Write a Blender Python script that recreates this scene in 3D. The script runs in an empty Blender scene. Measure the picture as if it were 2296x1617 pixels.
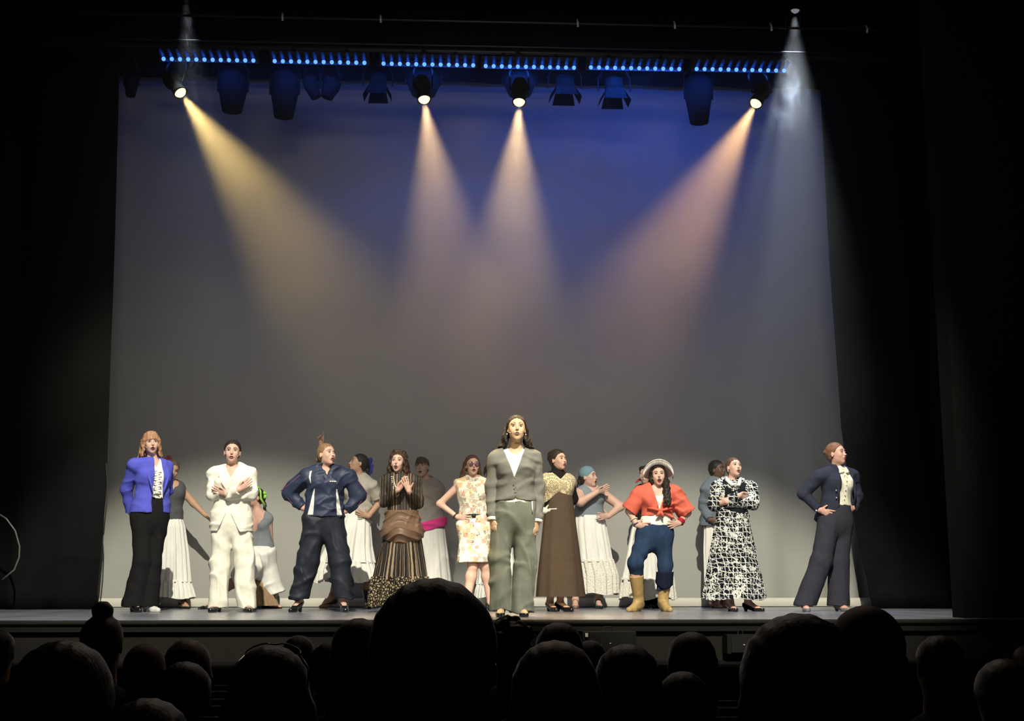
import bpy, bmesh, math, random, time
import numpy as np
import openvdb as vdb
from mathutils import Vector, Matrix, Euler
PI = math.pi
rnd = random.Random(7)
SC = bpy.context.scene
COL = SC.collection
T0 = time.time()

# ------------------------------------------------------------ camera
FPX = 2900.0
CAM = Vector((0.0, 0.0, 0.28))
PITCH, YAW = math.radians(9.7), math.radians(2.8)
RZ = Matrix.Rotation(-YAW, 3, 'Z')
FWD = RZ @ Vector((0, math.cos(PITCH), math.sin(PITCH)))
RGT = RZ @ Vector((1, 0, 0))
UPV = RZ @ Vector((0, -math.sin(PITCH), math.cos(PITCH)))
cam_data = bpy.data.cameras.new('camera')
cam_data.sensor_width = 36.0
cam_data.lens = FPX * 36.0 / 2296.0
cam_data.clip_end = 60
cam_data.clip_start = 0.05
camera = bpy.data.objects.new('camera', cam_data)
COL.objects.link(camera)
camera.location = CAM
camera.rotation_euler = (PI / 2 + PITCH, 0, -YAW)
SC.camera = camera

def at(px, py, Y):
    """world point seen at pixel (px, py) on the plane y = Y"""
    d = FWD * FPX + RGT * (px - 1148.0) + UPV * (808.5 - py)
    return CAM + d * (Y / d.y)

# ------------------------------------------------------------ world, view, lights
SC.view_settings.view_transform = 'Standard'
SC.view_settings.look = 'None'
SC.view_settings.gamma = 1.0
SC.view_settings.exposure = 0.0
SC.cycles.max_bounces = 5
SC.cycles.diffuse_bounces = 2
SC.cycles.glossy_bounces = 2
SC.cycles.transmission_bounces = 2
SC.cycles.volume_bounces = 0
SC.cycles.volume_max_steps = 96
SC.cycles.sample_clamp_indirect = 3.0
SC.cycles.adaptive_threshold = 0.06
SC.cycles.adaptive_min_samples = 12
SC.cycles.sample_clamp_direct = 0.0
world = bpy.data.worlds.new('world')
SC.world = world
world.use_nodes = True
world.node_tree.nodes['Background'].inputs[0].default_value = (0.6, 0.6, 0.75, 1)
world.node_tree.nodes['Background'].inputs[1].default_value = 0.0006

STAGE_FRONT, CYC_Y, LEG_Y = 9.8, 14.6, 13.6

def spot(name, loc, target, watts, col, deg, blend=0.3, radius=0.05, parent=None):
    l = bpy.data.lights.new(name, 'SPOT')
    l.energy = watts; l.color = col; l.spot_size = math.radians(deg); l.spot_blend = blend
    l.shadow_soft_size = radius
    o = bpy.data.objects.new(name, l); COL.objects.link(o)
    d = (Vector(target) - Vector(loc)).normalized()
    o.rotation_euler = d.to_track_quat('-Z', 'Y').to_euler()
    o.location = loc
    if parent is not None:
        o.parent = parent
        o.matrix_parent_inverse = parent.matrix_world.inverted()
    return o

def area(name, loc, target, watts, col, sx, sy, spread=180.0):
    l = bpy.data.lights.new(name, 'AREA'); l.shape = 'RECTANGLE'
    l.size = sx; l.size_y = sy; l.energy = watts; l.color = col; l.spread = math.radians(spread)
    o = bpy.data.objects.new(name, l); COL.objects.link(o)
    d = (Vector(target) - Vector(loc)).normalized()
    o.rotation_euler = d.to_track_quat('-Z', 'Y').to_euler(); o.location = loc
    return o

# front-of-house spotlights on the balcony rail (above the frame, over the audience)
KEYS = [
    ((-1.3, 5.0, 7.3), (-2.15, 12.4, -0.30), 6300, (1.0, 0.95, 0.79), 32, 0.42, 0.035),
    ((1.6, 5.0, 7.3), (2.35, 12.4, -0.30), 6300, (1.0, 0.95, 0.79), 32, 0.42, 0.035),
]
for i, k in enumerate(KEYS):
    spot('front_spot', *k)
# warm special on the woman downstage centre
spot('front_special', (0.5, 1.2, 5.6), (0.42, 10.6, 1.0), 1300, (1.0, 0.80, 0.36), 8.5, 0.5, 0.03)
# added unseen area light facing the house: rims the heads of the audience
area('audience_rim', (0.5, 9.9, 5.3), (0.3, 3.0, -1.2), 8, (1.0, 0.78, 0.56), 6.0, 0.3, 90)
# wide soft fill from the house side
area('house_fill', (0.3, 3.0, 5.2), (0.4, 14.6, 1.9), 38, (1.0, 0.96, 0.82), 5.0, 1.0, 70)
# ------------------------------------------------------------ helpers
def tag(o, label=None, cat=None, group=None, kind=None):
    if label: o['label'] = label
    if cat: o['category'] = cat
    if group: o['group'] = group
    if kind: o['kind'] = kind
    return o

def empty(name, loc, label=None, cat=None, group=None):
    o = bpy.data.objects.new(name, None); COL.objects.link(o)
    o.location = loc; o.empty_display_size = 0.1
    MW[o.name] = Matrix.Translation(Vector(loc))
    return tag(o, label, cat, group)
MW = {}

def link(name, me, mat=None, parent=None):
    o = bpy.data.objects.new(name, me); COL.objects.link(o)
    if mat is not None:
        me.materials.clear(); me.materials.append(mat)
    if parent is not None:
        o.parent = parent
        o.matrix_parent_inverse = MW.get(parent.name, Matrix()).inverted()
    return o

def mesh_from(name, verts, faces, mat=None, parent=None, smooth=True):
    me = bpy.data.meshes.new(name)
    me.from_pydata([tuple(v) for v in verts], [], faces)
    if smooth:
        me.polygons.foreach_set('use_smooth', [True] * len(me.polygons))
    me.update()
    return link(name, me, mat, parent)

class MB:
    """collects boxes, tubes and lathes into one mesh"""
    def __init__(s): s.v = []; s.f = []
    def add(s, vs, fs):
        o = len(s.v); s.v += [Vector(v) for v in vs]; s.f += [tuple(i + o for i in f) for f in fs]
        return s
    def box(s, c, size, rot=None):
        c = Vector(c); hx, hy, hz = [x / 2 for x in size]
        vs = [Vector((x, y, z)) for x in (-hx, hx) for y in (-hy, hy) for z in (-hz, hz)]
        if rot is not None: vs = [rot @ v for v in vs]
        return s.add([v + c for v in vs], [(0, 1, 3, 2), (4, 6, 7, 5), (0, 4, 5, 1), (2, 3, 7, 6), (0, 2, 6, 4), (1, 5, 7, 3)])
    def tube(s, pts, r, n=8, cap=True):
        pts = [Vector(p) for p in pts]
        rr = r if isinstance(r, (list, tuple)) else [r] * len(pts)
        vs, fs = [], []
        t0 = (pts[1] - pts[0]).normalized()
        u = t0.orthogonal().normalized()
        for i, p in enumerate(pts):
            t = (pts[min(i + 1, len(pts) - 1)] - pts[max(i - 1, 0)]).normalized()
            u = (u - t * u.dot(t)).normalized(); w = t.cross(u)
            for k in range(n):
                a = 2 * PI * k / n
                vs.append(p + (u * math.cos(a) + w * math.sin(a)) * rr[i])
        for i in range(len(pts) - 1):
            for k in range(n):
                k2 = (k + 1) % n
                fs.append((i * n + k, i * n + k2, (i + 1) * n + k2, (i + 1) * n + k))
        if cap:
            fs.append(tuple(range(n))[::-1]); fs.append(tuple((len(pts) - 1) * n + k for k in range(n)))
        return s.add(vs, fs)
    def lathe(s, prof, M=None, n=20, cap=True):
        """prof: (radius, z) pairs; M places it"""
        vs, fs = [], []
        for r, z in prof:
            for k in range(n):
                a = 2 * PI * k / n
                v = Vector((r * math.cos(a), r * math.sin(a), z))
                vs.append(M @ v if M is not None else v)
        for i in range(len(prof) - 1):
            for k in range(n):
                k2 = (k + 1) % n
                fs.append((i * n + k, i * n + k2, (i + 1) * n + k2, (i + 1) * n + k))
        if cap:
            fs.append(tuple(range(n))[::-1]); fs.append(tuple((len(prof) - 1) * n + k for k in range(n)))
        return s.add(vs, fs)
    def ball(s, c, r, M=None, nu=12, nv=8):
        c = Vector(c); rx, ry, rz = (r, r, r) if not isinstance(r, (tuple, list)) else r
        vs, fs = [], []
        for j in range(nv + 1):
            t = PI * j / nv
            for k in range(nu):
                a = 2 * PI * k / nu
                v = Vector((rx * math.sin(t) * math.cos(a), ry * math.sin(t) * math.sin(a), rz * math.cos(t)))
                if M is not None: v = M @ v
                vs.append(c + v)
        for j in range(nv):
            for k in range(nu):
                k2 = (k + 1) % nu
                fs.append((j * nu + k, j * nu + k2, (j + 1) * nu + k2, (j + 1) * nu + k))
        return s.add(vs, fs)
    def grid(s, fn, nu, nv):
        vs = [fn(i / nu, j / nv) for j in range(nv + 1) for i in range(nu + 1)]
        fs = [(j * (nu + 1) + i, j * (nu + 1) + i + 1, (j + 1) * (nu + 1) + i + 1, (j + 1) * (nu + 1) + i) for j in range(nv) for i in range(nu)]
        return s.add(vs, fs)
    def build(s, name, mat=None, parent=None, smooth=False):
        o = mesh_from(name, s.v, s.f, mat, parent, smooth)
        return o

# ------------------------------------------------------------ materials
MATS = {}
def mat(name, col, rough=0.8, metal=0.0, noise=0.0, nscale=40.0, bump=0.0, bscale=120.0, sheen=0.0, spec=0.3, stretch=(1, 1, 1), emit=None, estr=0.0, coat=0.0):
    if name in MATS: return MATS[name]
    m = bpy.data.materials.new(name); m.use_nodes = True
    nt = m.node_tree; N = nt.nodes; L = nt.links
    b = N['Principled BSDF']
    b.inputs['Base Color'].default_value = (*col, 1)
    b.inputs['Roughness'].default_value = rough
    b.inputs['Metallic'].default_value = metal
    b.inputs['Specular IOR Level'].default_value = spec
    b.inputs['Sheen Weight'].default_value = sheen
    b.inputs['Coat Weight'].default_value = coat
    if emit:
        b.inputs['Emission Color'].default_value = (*emit, 1); b.inputs['Emission Strength'].default_value = estr
    if noise or bump:
        tc = N.new('ShaderNodeTexCoord'); mp = N.new('ShaderNodeMapping'); L.new(tc.outputs['Object'], mp.inputs[0])
        mp.inputs['Scale'].default_value = stretch
    if noise:
        n = N.new('ShaderNodeTexNoise'); n.inputs['Scale'].default_value = nscale; n.inputs['Detail'].default_value = 4
        L.new(mp.outputs[0], n.inputs['Vector'])
        r = N.new('ShaderNodeMapRange'); r.inputs[1].default_value = 0.25; r.inputs[2].default_value = 0.75
        r.inputs[3].default_value = 1 - noise; r.inputs[4].default_value = 1 + noise
        L.new(n.outputs[0], r.inputs[0])
        mx = N.new('ShaderNodeVectorMath'); mx.operation = 'SCALE'
        mx.inputs[0].default_value = col
        L.new(r.outputs[0], mx.inputs['Scale']); L.new(mx.outputs[0], b.inputs['Base Color'])
    if bump:
        n2 = N.new('ShaderNodeTexNoise'); n2.inputs['Scale'].default_value = bscale; n2.inputs['Detail'].default_value = 3
        L.new(mp.outputs[0], n2.inputs['Vector'])
        bp = N.new('ShaderNodeBump'); bp.inputs['Strength'].default_value = bump; bp.inputs['Distance'].default_value = 0.003
        L.new(n2.outputs[0], bp.inputs['Height']); L.new(bp.outputs[0], b.inputs['Normal'])
    MATS[name] = m
    return m

def emat(name, col, strength):
    m = bpy.data.materials.new(name); m.use_nodes = True
    N = m.node_tree.nodes; N.clear()
    e = N.new('ShaderNodeEmission'); e.inputs[0].default_value = (*col, 1); e.inputs[1].default_value = strength
    o = N.new('ShaderNodeOutputMaterial'); m.node_tree.links.new(e.outputs[0], o.inputs[0])
    MATS[name] = m
    return m
# ------------------------------------------------------------ the stage house
M_floor = mat('stage_floor', (0.16, 0.165, 0.20), 0.26, noise=0.35, nscale=3.0, bump=0.15, bscale=14, spec=0.5, stretch=(1, 0.25, 1))
M_black = mat('black_drape', (0.0065, 0.0065, 0.0075), 0.95, noise=0.15, nscale=8, spec=.03)
M_cyc = mat('muslin', (0.385, 0.38, 0.345), 0.9, noise=0.025, nscale=1.2)
M_wall = mat('black_wall', (0.004, 0.004, 0.004), 0.9, spec=.05)
M_apron = mat('apron_wall', (0.013, 0.012, 0.010), 0.8, noise=0.1, nscale=6, spec=.06)
M_carpet = mat('dark_carpet', (0.006, 0.005, 0.005), 1.0)
M_metal = mat('dark_metal', (0.010, 0.010, 0.011), 0.85, spec=.12)

stage = MB()
stage.box((0.4, (STAGE_FRONT + 16) / 2, -0.03), (17, 16 - STAGE_FRONT, 0.06))
tag(stage.build('floor', M_floor), kind='structure')
lip = MB()
lip.tube([(-8, STAGE_FRONT - 0.012, -0.022), (8.8, STAGE_FRONT - 0.012, -0.022)], 0.022, 10)
lip.box((0.4, STAGE_FRONT - 0.005, -0.06), (16.8, 0.03, 0.05))
tag(lip.build('stage_nosing', mat('nosing', (0.010, 0.0095, 0.008), 0.6, spec=.08)), kind='structure')
ap = MB(); ap.box((0.4, STAGE_FRONT + 0.055, -0.18), (17, 0.1, 0.24))
tag(ap.build('wall_apron', M_apron), kind='structure')
ap = MB(); ap.box((0.4, STAGE_FRONT + 0.50, -0.98), (17, 0.1, 1.34))
tag(ap.build('wall_pit', mat('pit_black', (.0015, .0015, .0015), 1, spec=0)), kind='structure')
fl = MB(); fl.add([(-8.1, -2.5, -0.64), (8.9, -2.5, -0.64), (8.9, 10.1, -1.59), (-8.1, 10.1, -1.59), (-8.1, -2.5, -0.74), (8.9, -2.5, -0.74), (8.9, 10.1, -1.69), (-8.1, 10.1, -1.69)], [(0, 1, 2, 3), (7, 6, 5, 4), (0, 4, 5, 1), (2, 6, 7, 3)])
tag(fl.build('floor_auditorium', M_carpet), kind='structure')
# back wall, side walls, ceiling of the house, proscenium
w = MB(); w.box((0.4, 16.05, 3.6), (17, 0.1, 9.6)); tag(w.build('wall_back', M_wall), kind='structure')
w = MB(); w.box((-8.1, 7, 3.2), (0.1, 18, 9)); tag(w.build('wall_left', M_wall), kind='structure')
w = MB(); w.box((8.9, 7, 3.2), (0.1, 18, 9)); tag(w.build('wall_right', M_wall), kind='structure')
w = MB(); w.box((0.4, 7, 7.75), (17, 18, 0.1)); tag(w.build('ceiling', M_wall), kind='structure')
# proscenium side returns
xr = at(2145, 1300, 10.15).x
w = MB(); w.box((xr + 2.2, 10.15, 3.3), (4.4, 0.25, 6.6)); tag(w.build('wall_proscenium_right', M_wall), kind='structure')
w = MB(); w.box((-6.3, 10.15, 3.3), (3.0, 0.25, 6.6)); tag(w.build('wall_proscenium_left', M_wall), kind='structure')

# backdrop: a slightly wavy muslin cloth on a pipe, bottom hem with a white pipe pocket
def cloth_panel(mb, x0, x1, z0, z1, yfn, nu, nv):
    mb.grid(lambda u, v: Vector((x0 + (x1 - x0) * u, yfn(x0 + (x1 - x0) * u, z0 + (z1 - z0) * v), z0 + (z1 - z0) * v)), nu, nv)
def cyc_y(x, z):
    k = max(0.0, 1 - z / 2.6)
    edge = max(0.0, (x - 2.6)) * 1.0 + 0.08
    return CYC_Y + 0.030 * k * edge * math.sin(x * 15 + math.sin(x * 4)) + 0.006 * math.sin(x * 2.3)
bd = empty('backdrop', (0.4, CYC_Y, 0), 'wide pale grey muslin cloth hanging across the back of the stage', 'backdrop')
c = MB(); cloth_panel(c, -5.6, 6.6, 0.0, 7.2, cyc_y, 260, 40)
c.build('cloth', M_cyc, bd, True)
c = MB(); c.grid(lambda u, v: Vector((-5.6 + 12.2 * u, CYC_Y - 0.06 - 0.010 * math.cos((v - .5) * 3.0), 0.008 + 0.092 * v)), 200, 6)
o = c.build('hem_pocket', mat('hem', (0.66, 0.64, 0.54), 0.85, noise=0.06, nscale=3), bd, True)
o['label'] = 'brighter cream pocket along the bottom edge'

# black legs (side curtains): the inner edge follows the photograph
def leg(name, label, edge, xout, right):
    """edge: list of (px, py) of the inner edge, top to bottom"""
    pts = [at(px, py, LEG_Y) for px, py in edge]
    zs = [p.z for p in pts][::-1]; xs = [p.x for p in pts][::-1]
    def f(u, v):
        z = 0.004 + v * 7.0
        xi = float(np.interp(z, zs, xs))
        x = xi + (xout - xi) * u
        fold = 0.10 * (u * 1.5 if u < .66 else 1) * math.sin(u * 46 + 0.6 * math.sin(z * .7)) + 0.02 * math.sin(u * 17 + z * 2)
        return Vector((x, LEG_Y + fold * (0.45 + 0.55 * max(0, 1 - z / 7)) - 0.05 * u, z))
    m = MB(); m.grid(f, 150, 40)
    o = m.build(name, M_black, None, True)
    sol = o.modifiers.new('thick', 'SOLIDIFY'); sol.thickness = 0.012
    return tag(o, label, 'curtain')
legL = leg('stage_curtain', 'tall black side curtain at the left edge of the stage',
           [(268, -200), (267, 215), (258, 500), (246, 900), (238, 1100), (224, 1250), (217, 1330), (222, 1363)], -6.9, False)
legR = leg('stage_curtain', 'tall black side curtain to the right of the woman in the navy trouser suit',
           [(1826, -200), (1840, 215), (1862, 600), (1886, 960), (1908, 1110), (1922, 1190), (1943, 1290), (1957, 1363)], 7.6, True)
# cords
def cord(name, pts, r, label, m):
    mb = MB(); mb.tube(pts, r, 6)
    if label is None: return mb.build(name, m, legL, True)
    return tag(mb.build(name, m, None, True), label, 'cord')
M_cord = mat('cord', (0.03, 0.03, 0.028), 0.7)
cord('tie_cord', [at(238, 1040, LEG_Y - .05), at(241, 1080, LEG_Y - .07), at(239, 1130, LEG_Y - .06), at(232, 1200, LEG_Y - .06)], 0.007,
     None, M_cord)
cord('cable', [at(-10, 1148, 13.0), at(14, 1163, 13.0), at(34, 1190, 13.0), at(44, 1225, 13.0), at(43, 1250, 13.0), at(32, 1278, 13.0), at(5, 1300, 13.0)], 0.009,
     'curved dark cable looped in front of the left curtain at the picture edge', mat('cable', (0.10, 0.095, 0.09), 0.35))

# border (teaser) behind the bars: hides the top of the backdrop
b0 = at(300, 172, 14.25)
bo = MB(); bo.grid(lambda u, v: Vector((-6.5 + 14 * u, 14.25 + 0.03 * math.sin(u * 90), b0.z + 2.6 * v)), 140, 6)
tag(bo.build('border_curtain', M_black, None, True), 'long black border cloth above the backdrop, behind the blue light bars', 'curtain')
# house-side teaser above everything
t0 = at(1148, -8, 12.0)
bo = MB(); bo.grid(lambda u, v: Vector((-6.5 + 14 * u, 12.0 + 0.04 * math.sin(u * 70), t0.z + 0.05 + 2.2 * v)), 140, 6)
tag(bo.build('teaser_curtain', M_black, None, True), 'black teaser cloth across the top of the stage opening', 'curtain')

# ------------------------------------------------------------ battens with cable clips
M_pipe = mat('pipe', (0.05, 0.05, 0.05), 0.4, metal=0.6)
M_clip = mat('clip', (0.6, 0.58, 0.55), 0.4, metal=0.3)
BAR_Y = 12.9
def batten(name, p0, p1, r, label, clips=()):
    e = empty(name, (p0 + p1) / 2, label, 'pipe')
    m = MB(); m.tube([p0, p1], r, 10); m.build('pipe', M_pipe, e, True)
    for t in clips:
        c = p0.lerp(p1, t); cm = MB(); cm.tube([c + Vector((0, -.0, .045)), c + Vector((.004, -.035, -.01)), c + Vector((0.006, -.02, -.045))], 0.012, 6)
        cm.build('clip', M_clip, e, True)
    return e
pz = at(1148, 50, 12.6).z
def on_line(px, py_ref, Y):   # x of a pixel on a horizontal batten
    return at(px, py_ref, Y).x
xa, xb = -6.0, 7.0
p0, p1 = Vector((xa, 12.6, pz)), Vector((xb, 12.6, pz))
batten('batten', p0, p1, 0.012, 'upper thin pipe with small metal clips above the blue light bars', [(on_line(px, 50, 12.6) - xa) / (xb - xa) for px in (633, 853, 1294, 1511, 1727, 1941)])
pz2 = at(1148, 105, 12.75).z
batten('batten', Vector((xa, 12.75, pz2)), Vector((xb, 12.75, pz2)), 0.009, 'lower thin pipe just above the blue light bars')
pz3 = at(1148, 118, 13.15).z
ladder = batten('batten', Vector((xa, 13.15, pz3)), Vector((xb, 13.15, pz3)), 0.024, 'pipe behind the blue light bars from which the stage lights hang')

# ------------------------------------------------------------ six blue LED bars
M_led = emat('blue_led', (0.10, 0.29, 1.0), 2.1)
M_bar = mat('bar_case', (0.012, 0.013, 0.016), 0.30, spec=0.5)
M_hood = mat('bar_reflector', (0.03, 0.10, 0.30), 0.4, metal=0.7)
bars = [((367, 130), (568, 138)), ((616, 134), (817, 144)), ((860, 141), (1061, 148)), ((1089, 148), (1287, 152)), ((1325, 151), (1523, 155)), ((1562, 155), (1758, 158))]
ordn = ['first', 'second', 'third', 'fourth', 'fifth', 'sixth']
for i, (a, b) in enumerate(bars):
    A, B = at(*a, BAR_Y), at(*b, BAR_Y)
    z = (A.z + B.z) / 2
    # keep every bar straight and level on its own hanger height
    A.z, B.z = z, z
    mid = (A + B) / 2; Ln = (B - A).length
    e = empty('light_bar', mid, f'blue LED light bar, {ordn[i]} from the left of the six in the row', 'stage light', 'row of blue LED light bars')
    m = MB()
    m.box(mid + Vector((0, 0.02, 0.085)), (Ln + 0.10, 0.075, 0.045))
    m.box(mid + Vector((0, 0.05, 0.03)), (Ln + 0.10, 0.012, 0.075))
    m.build('housing', M_bar, e)
    for s in (-1, 1):
        y = MB(); y.box(mid + Vector((s * Ln * 0.3, 0.10, 0.14)), (0.03, 0.22, 0.012)); y.tube([mid + Vector((s * Ln * .3, .2, .14)), Vector((mid.x + s * Ln * .3, 13.15, pz3))], 0.008, 6)
        y.build('bracket', M_metal, e)
    for k in range(12):
        p = A.lerp(B, k / 11)
        l = MB(); l.ball(p + Vector((0, 0, 0)), (0.021, 0.021, 0.022), nu=14, nv=10)
        lo = l.build('led', M_led, e, True)
        # half-open reflector tube reaching forward and up from each LED
        h = MB()
        def tr(u, v, p=p):
            a = PI * (u - 0.5) * 1.1
            w = 0.017 + 0.006 * v
            return p + Vector((w * math.sin(a), 0.015 - 0.16 * v, 0.012 + w * math.cos(a) + 0.016 * v))
        h.grid(tr, 8, 6)
        h.build('reflector', M_hood, e, True)
    ar = area('led_wash', mid + Vector((0, 0.0, -0.03)), mid + Vector((0, 1.5, -0.45)), [3.5, 4.6, 6.5, 11, 19, 8.0][i], (0.015, 0.12, 1.0), Ln, 0.06, 150)
    ar.parent = e; ar.matrix_parent_inverse = MW[e.name].inverted()

# ------------------------------------------------------------ stage fixtures
M_lens = emat('warm_lens', (1.0, 0.80, 0.36), 2.6)
def can(label, lens, target, watts, col, deg, blend, on=True, size=0.065, L=0.30, name='spotlight', lm=None):
    """ellipsoidal-type lantern hanging from the pipe, pointed along its beam"""
    lens = Vector(lens); d = (Vector(target) - lens).normalized()
    q = d.to_track_quat('Z', 'Y').to_matrix().to_4x4()
    M = Matrix.Translation(lens) @ q
    e = empty(name, lens, label, 'stage light')
    m = MB()
    m.lathe([(size * .2, -L), (size * 1.0, -L * .96), (size * 1.3, -L * .72), (size * 1.3, -L * .5), (size * 1.0, -L * .42), (size * 1.02, -0.012), (size * 1.12, -0.008), (size * 1.12, 0.012), (size * .98, 0.012), (size * .98, -0.02), (size * .3, -0.03)], M, 24)
    m.build('body', M_metal, e, True)
    if on:
        g = MB(); g.lathe([(0.0005, size * .75), (size * .4, size * .68), (size * .75, size * .38), (size * .9, size * .1), (size * .93, -0.012)], M, 24, False)
        g.build('lens', lm or M_lens, e, True)
    y = MB()
    c = lens - d * L * .55
    top = Vector((c.x, 13.15, pz3))
    for s in (-1, 1):
        sx = Vector((1, 0, 0)) * s * size * 1.5
        y.tube([c + sx, c + sx + (top - c) * 0.45, top - Vector((0, 0, .05))], 0.010, 6)
    y.box(top - Vector((0, 0, .02)), (0.05, .06, .09))
    y.build('yoke', M_metal, e)
    if on:
        s = spot('beam', lens + d * 0.075, target, watts, col, deg, blend, 0.03)
        s.parent = e; s.matrix_parent_inverse = MW[e.name].inverted()
    return e
LY = 12.75
M_cool = emat('cool_lens', (0.8, 0.88, 1.0), 0.22)
can('dim cool spotlight at the top right, shining down through the smoke', at(1783, 22, LY), at(1745, 1384, 12.6), 1300, (0.72, 0.84, 1.0), 33, 1.0, size=.05, lm=M_cool)
can('dim cool spotlight at the top left, shining down through the smoke', at(415, -20, LY), at(500, 1384, 12.6), 200, (0.80, 0.88, 1.0), 26, 1.0, size=.05, lm=M_cool)
TGT = at(1130, 1384, 10.6)
can('lit warm spotlight at the far left of the four, throwing a yellow beam', at(404, 207, LY), at(1240, 1384, 10.7), 1700, (1.0, 0.72, 0.26), 31, 1.0, name='spotlight')
can('lit warm spotlight left of centre, the second of the four beams', at(951, 222, LY), at(1105, 1384, 10.7), 1150, (1.0, 0.66, 0.34), 31, 1.0)
can('lit warm spotlight just right of centre, the third of the four beams', at(1164, 228, LY), at(1110, 1384, 10.7), 1450, (1.0, 0.68, 0.32), 31, 1.0)
can('lit warm spotlight at the far right of the four, with an orange beam', at(1695, 231, LY), at(1060, 1384, 10.7), 1700, (1.0, 0.57, 0.24), 31, 1.0)

def fixture(label, rect, Y=13.3, flare=False, tilt=0.0):
    """unlit lantern, seen as a silhouette: rect = (x0, y0, x1, y1) px"""
    x0, y0, x1, y1 = rect
    a, b = at(x0, y0, Y), at(x1, y1, Y)
    w, h = abs(b.x - a.x), abs(a.z - b.z)
    c = Vector(((a.x + b.x) / 2, Y, (a.z + b.z) / 2))
    R = Matrix.Translation(c) @ Matrix.Rotation(math.radians(tilt), 4, 'Y')
    e = empty('stage_lantern', c, label, 'stage light', 'unlit lanterns on the pipe')
    m = MB()
    if flare:
        m.lathe([(w * .22, h * .5), (w * .30, h * .42), (w * .30, h * .05), (w * .2, h * .0)], R, 20)
        m.build('body', M_metal, e, True)
        bd_ = MB()   # four barn doors
        for k in range(4):
            ang = k * PI / 2
            Rk = R @ Matrix.Rotation(ang, 4, 'Z')
            vs = [Rk @ Vector(v) for v in ((w * .26, -w * .26, 0), (w * .26, w * .26, 0), (w * .5, w * .36, -h * .5), (w * .5, -w * .36, -h * .5))]
            vs += [v + Vector((0, 0, .006)) for v in vs]
            bd_.add(vs, [(0, 1, 2, 3), (7, 6, 5, 4), (0, 4, 5, 1), (1, 5, 6, 2), (2, 6, 7, 3), (3, 7, 4, 0)])
        bd_.build('barn_doors', M_metal, e)
    else:
        m.lathe([(w * .3, h * .5), (w * .48, h * .4), (w * .5, h * .05), (w * .42, -h * .2), (w * .34, -h * .48), (w * .25, -h * .5)], R, 20)
        m.build('body', M_metal, e, True)
    y = MB(); top = Vector((c.x, 13.15, pz3))
    for s in (-1, 1):
        y.tube([c + Vector((s * w * .52, 0, 0)), c + Vector((s * w * .52, 0, h * .5)), top + Vector((s * .03, 0, -.02))], 0.009, 6)
    y.build('yoke', M_metal, e)
    return e
fixture('small unlit lantern at the left end of the row, beside the left curtain', (280, 168, 308, 217))
fixture('long unlit lantern hanging third from the left, right of the leftmost yellow beam', (491, 160, 553, 252))
fixture('longest unlit lantern, hanging below the second blue light bar', (608, 160, 668, 265))
fixture('small tilted unlit lantern under the middle of the second light bar', (684, 172, 716, 222), tilt=-22)
fixture('small unlit lantern under the right end of the second light bar', (720, 175, 760, 222), tilt=20)
fixture('unlit lantern with barn doors flaring down between second and third bars', (816, 165, 878, 221), flare=True)
fixture('unlit lantern behind the lit spotlight left of centre', (912, 165, 988, 215))
fixture('unlit lantern behind the lit spotlight just right of centre', (1129, 165, 1202, 215))
fixture('unlit lantern with barn doors flaring down near the right end of the fourth bar', (1231, 170, 1302, 225), flare=True)
fixture('unlit lantern with barn doors under the left half of the fifth light bar', (1342, 175, 1412, 233), flare=True)
fixture('large unlit lantern between the fifth and sixth light bars', (1535, 168, 1598, 278))

# ------------------------------------------------------------ apron wall details
for (x0, x1, py) in ((310, 415, 1415), (652, 757, 1417)):
    a, b = at(x0, py, STAGE_FRONT + .05), at(x1, py, STAGE_FRONT + .05)
    e = empty('vent_slot', (a + b) / 2, 'painted vent slot highlight on the apron wall ' + ('below the woman in the blue blazer' if x0 < 500 else 'below the woman in the navy tracksuit'), 'slot_highlight')
    m = MB(); m.tube([a, b], 0.007, 8); m.build('slot_highlight', mat('slot_highlight', (0.32, 0.30, 0.27), .4), e, True)  # pale bar: the highlight line of a vent slot, put into the colour
    for p in (a, b):
        q = MB(); q.tube([p, p + Vector((0, .04, 0))], 0.006, 6); q.build('post', M_metal, e)
def monitor(rect, label, Y):
    x0, y0, x1, y1 = rect
    a, b = at(x0, y0, Y), at(x1, y1, Y)
    w, h = b.x - a.x, a.z - b.z
    c = Vector(((a.x + b.x) / 2, Y, (a.z + b.z) / 2))
    e = empty('stage_monitor', Vector((c.x, Y, b.z)), label, 'loudspeaker')
    M_case = mat('speaker_case', (0.010, 0.0095, 0.009), 0.7, spec=.08)
    m = MB()
    pr = [(0, -h / 2), (0.30, -h / 2), (0.30, -h * .1), (0.12, h / 2), (0, h / 2)]
    vs = [c + Vector((s * w / 2, y, z)) for s in (-1, 1) for y, z in pr]
    n = 5
    m.add(vs, [tuple(range(n)), tuple(range(n, 2 * n))[::-1]] + [(k, n + k, n + (k + 1) % n, (k + 1) % n) for k in range(n)])
    m.build('cabinet', M_case, e)
    g = MB(); g.box(c + Vector((0.01, -0.008, 0)), (w * .84, 0.012, h * .86)); g.build('grille', mat('grille', (0.014, 0.0135, 0.012), .8, spec=.05, bump=.5, bscale=300), e)
    k = MB(); k.tube([c + Vector((-w * .08, .1, h / 2)), c + Vector((-w * .06, .1, h / 2 + .03)), c + Vector((w * .06, .1, h / 2 + .03)), c + Vector((w * .08, .1, h / 2))], 0.006, 6)
    k.build('handle', M_metal, e)
    k = MB(); k.box(c + Vector((0.0, -0.016, -h * .02)), (0.012, .004, .006)); k.build('badge', M_clip, e)
    if x0 < 1400:
        k = MB(); k.box(c + Vector((-w * .45, -0.012, h * .36)), (0.02, .006, .028)); k.build('corner_plate', mat('plate', (.5, .5, .47), .5), e)
    return e
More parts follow.
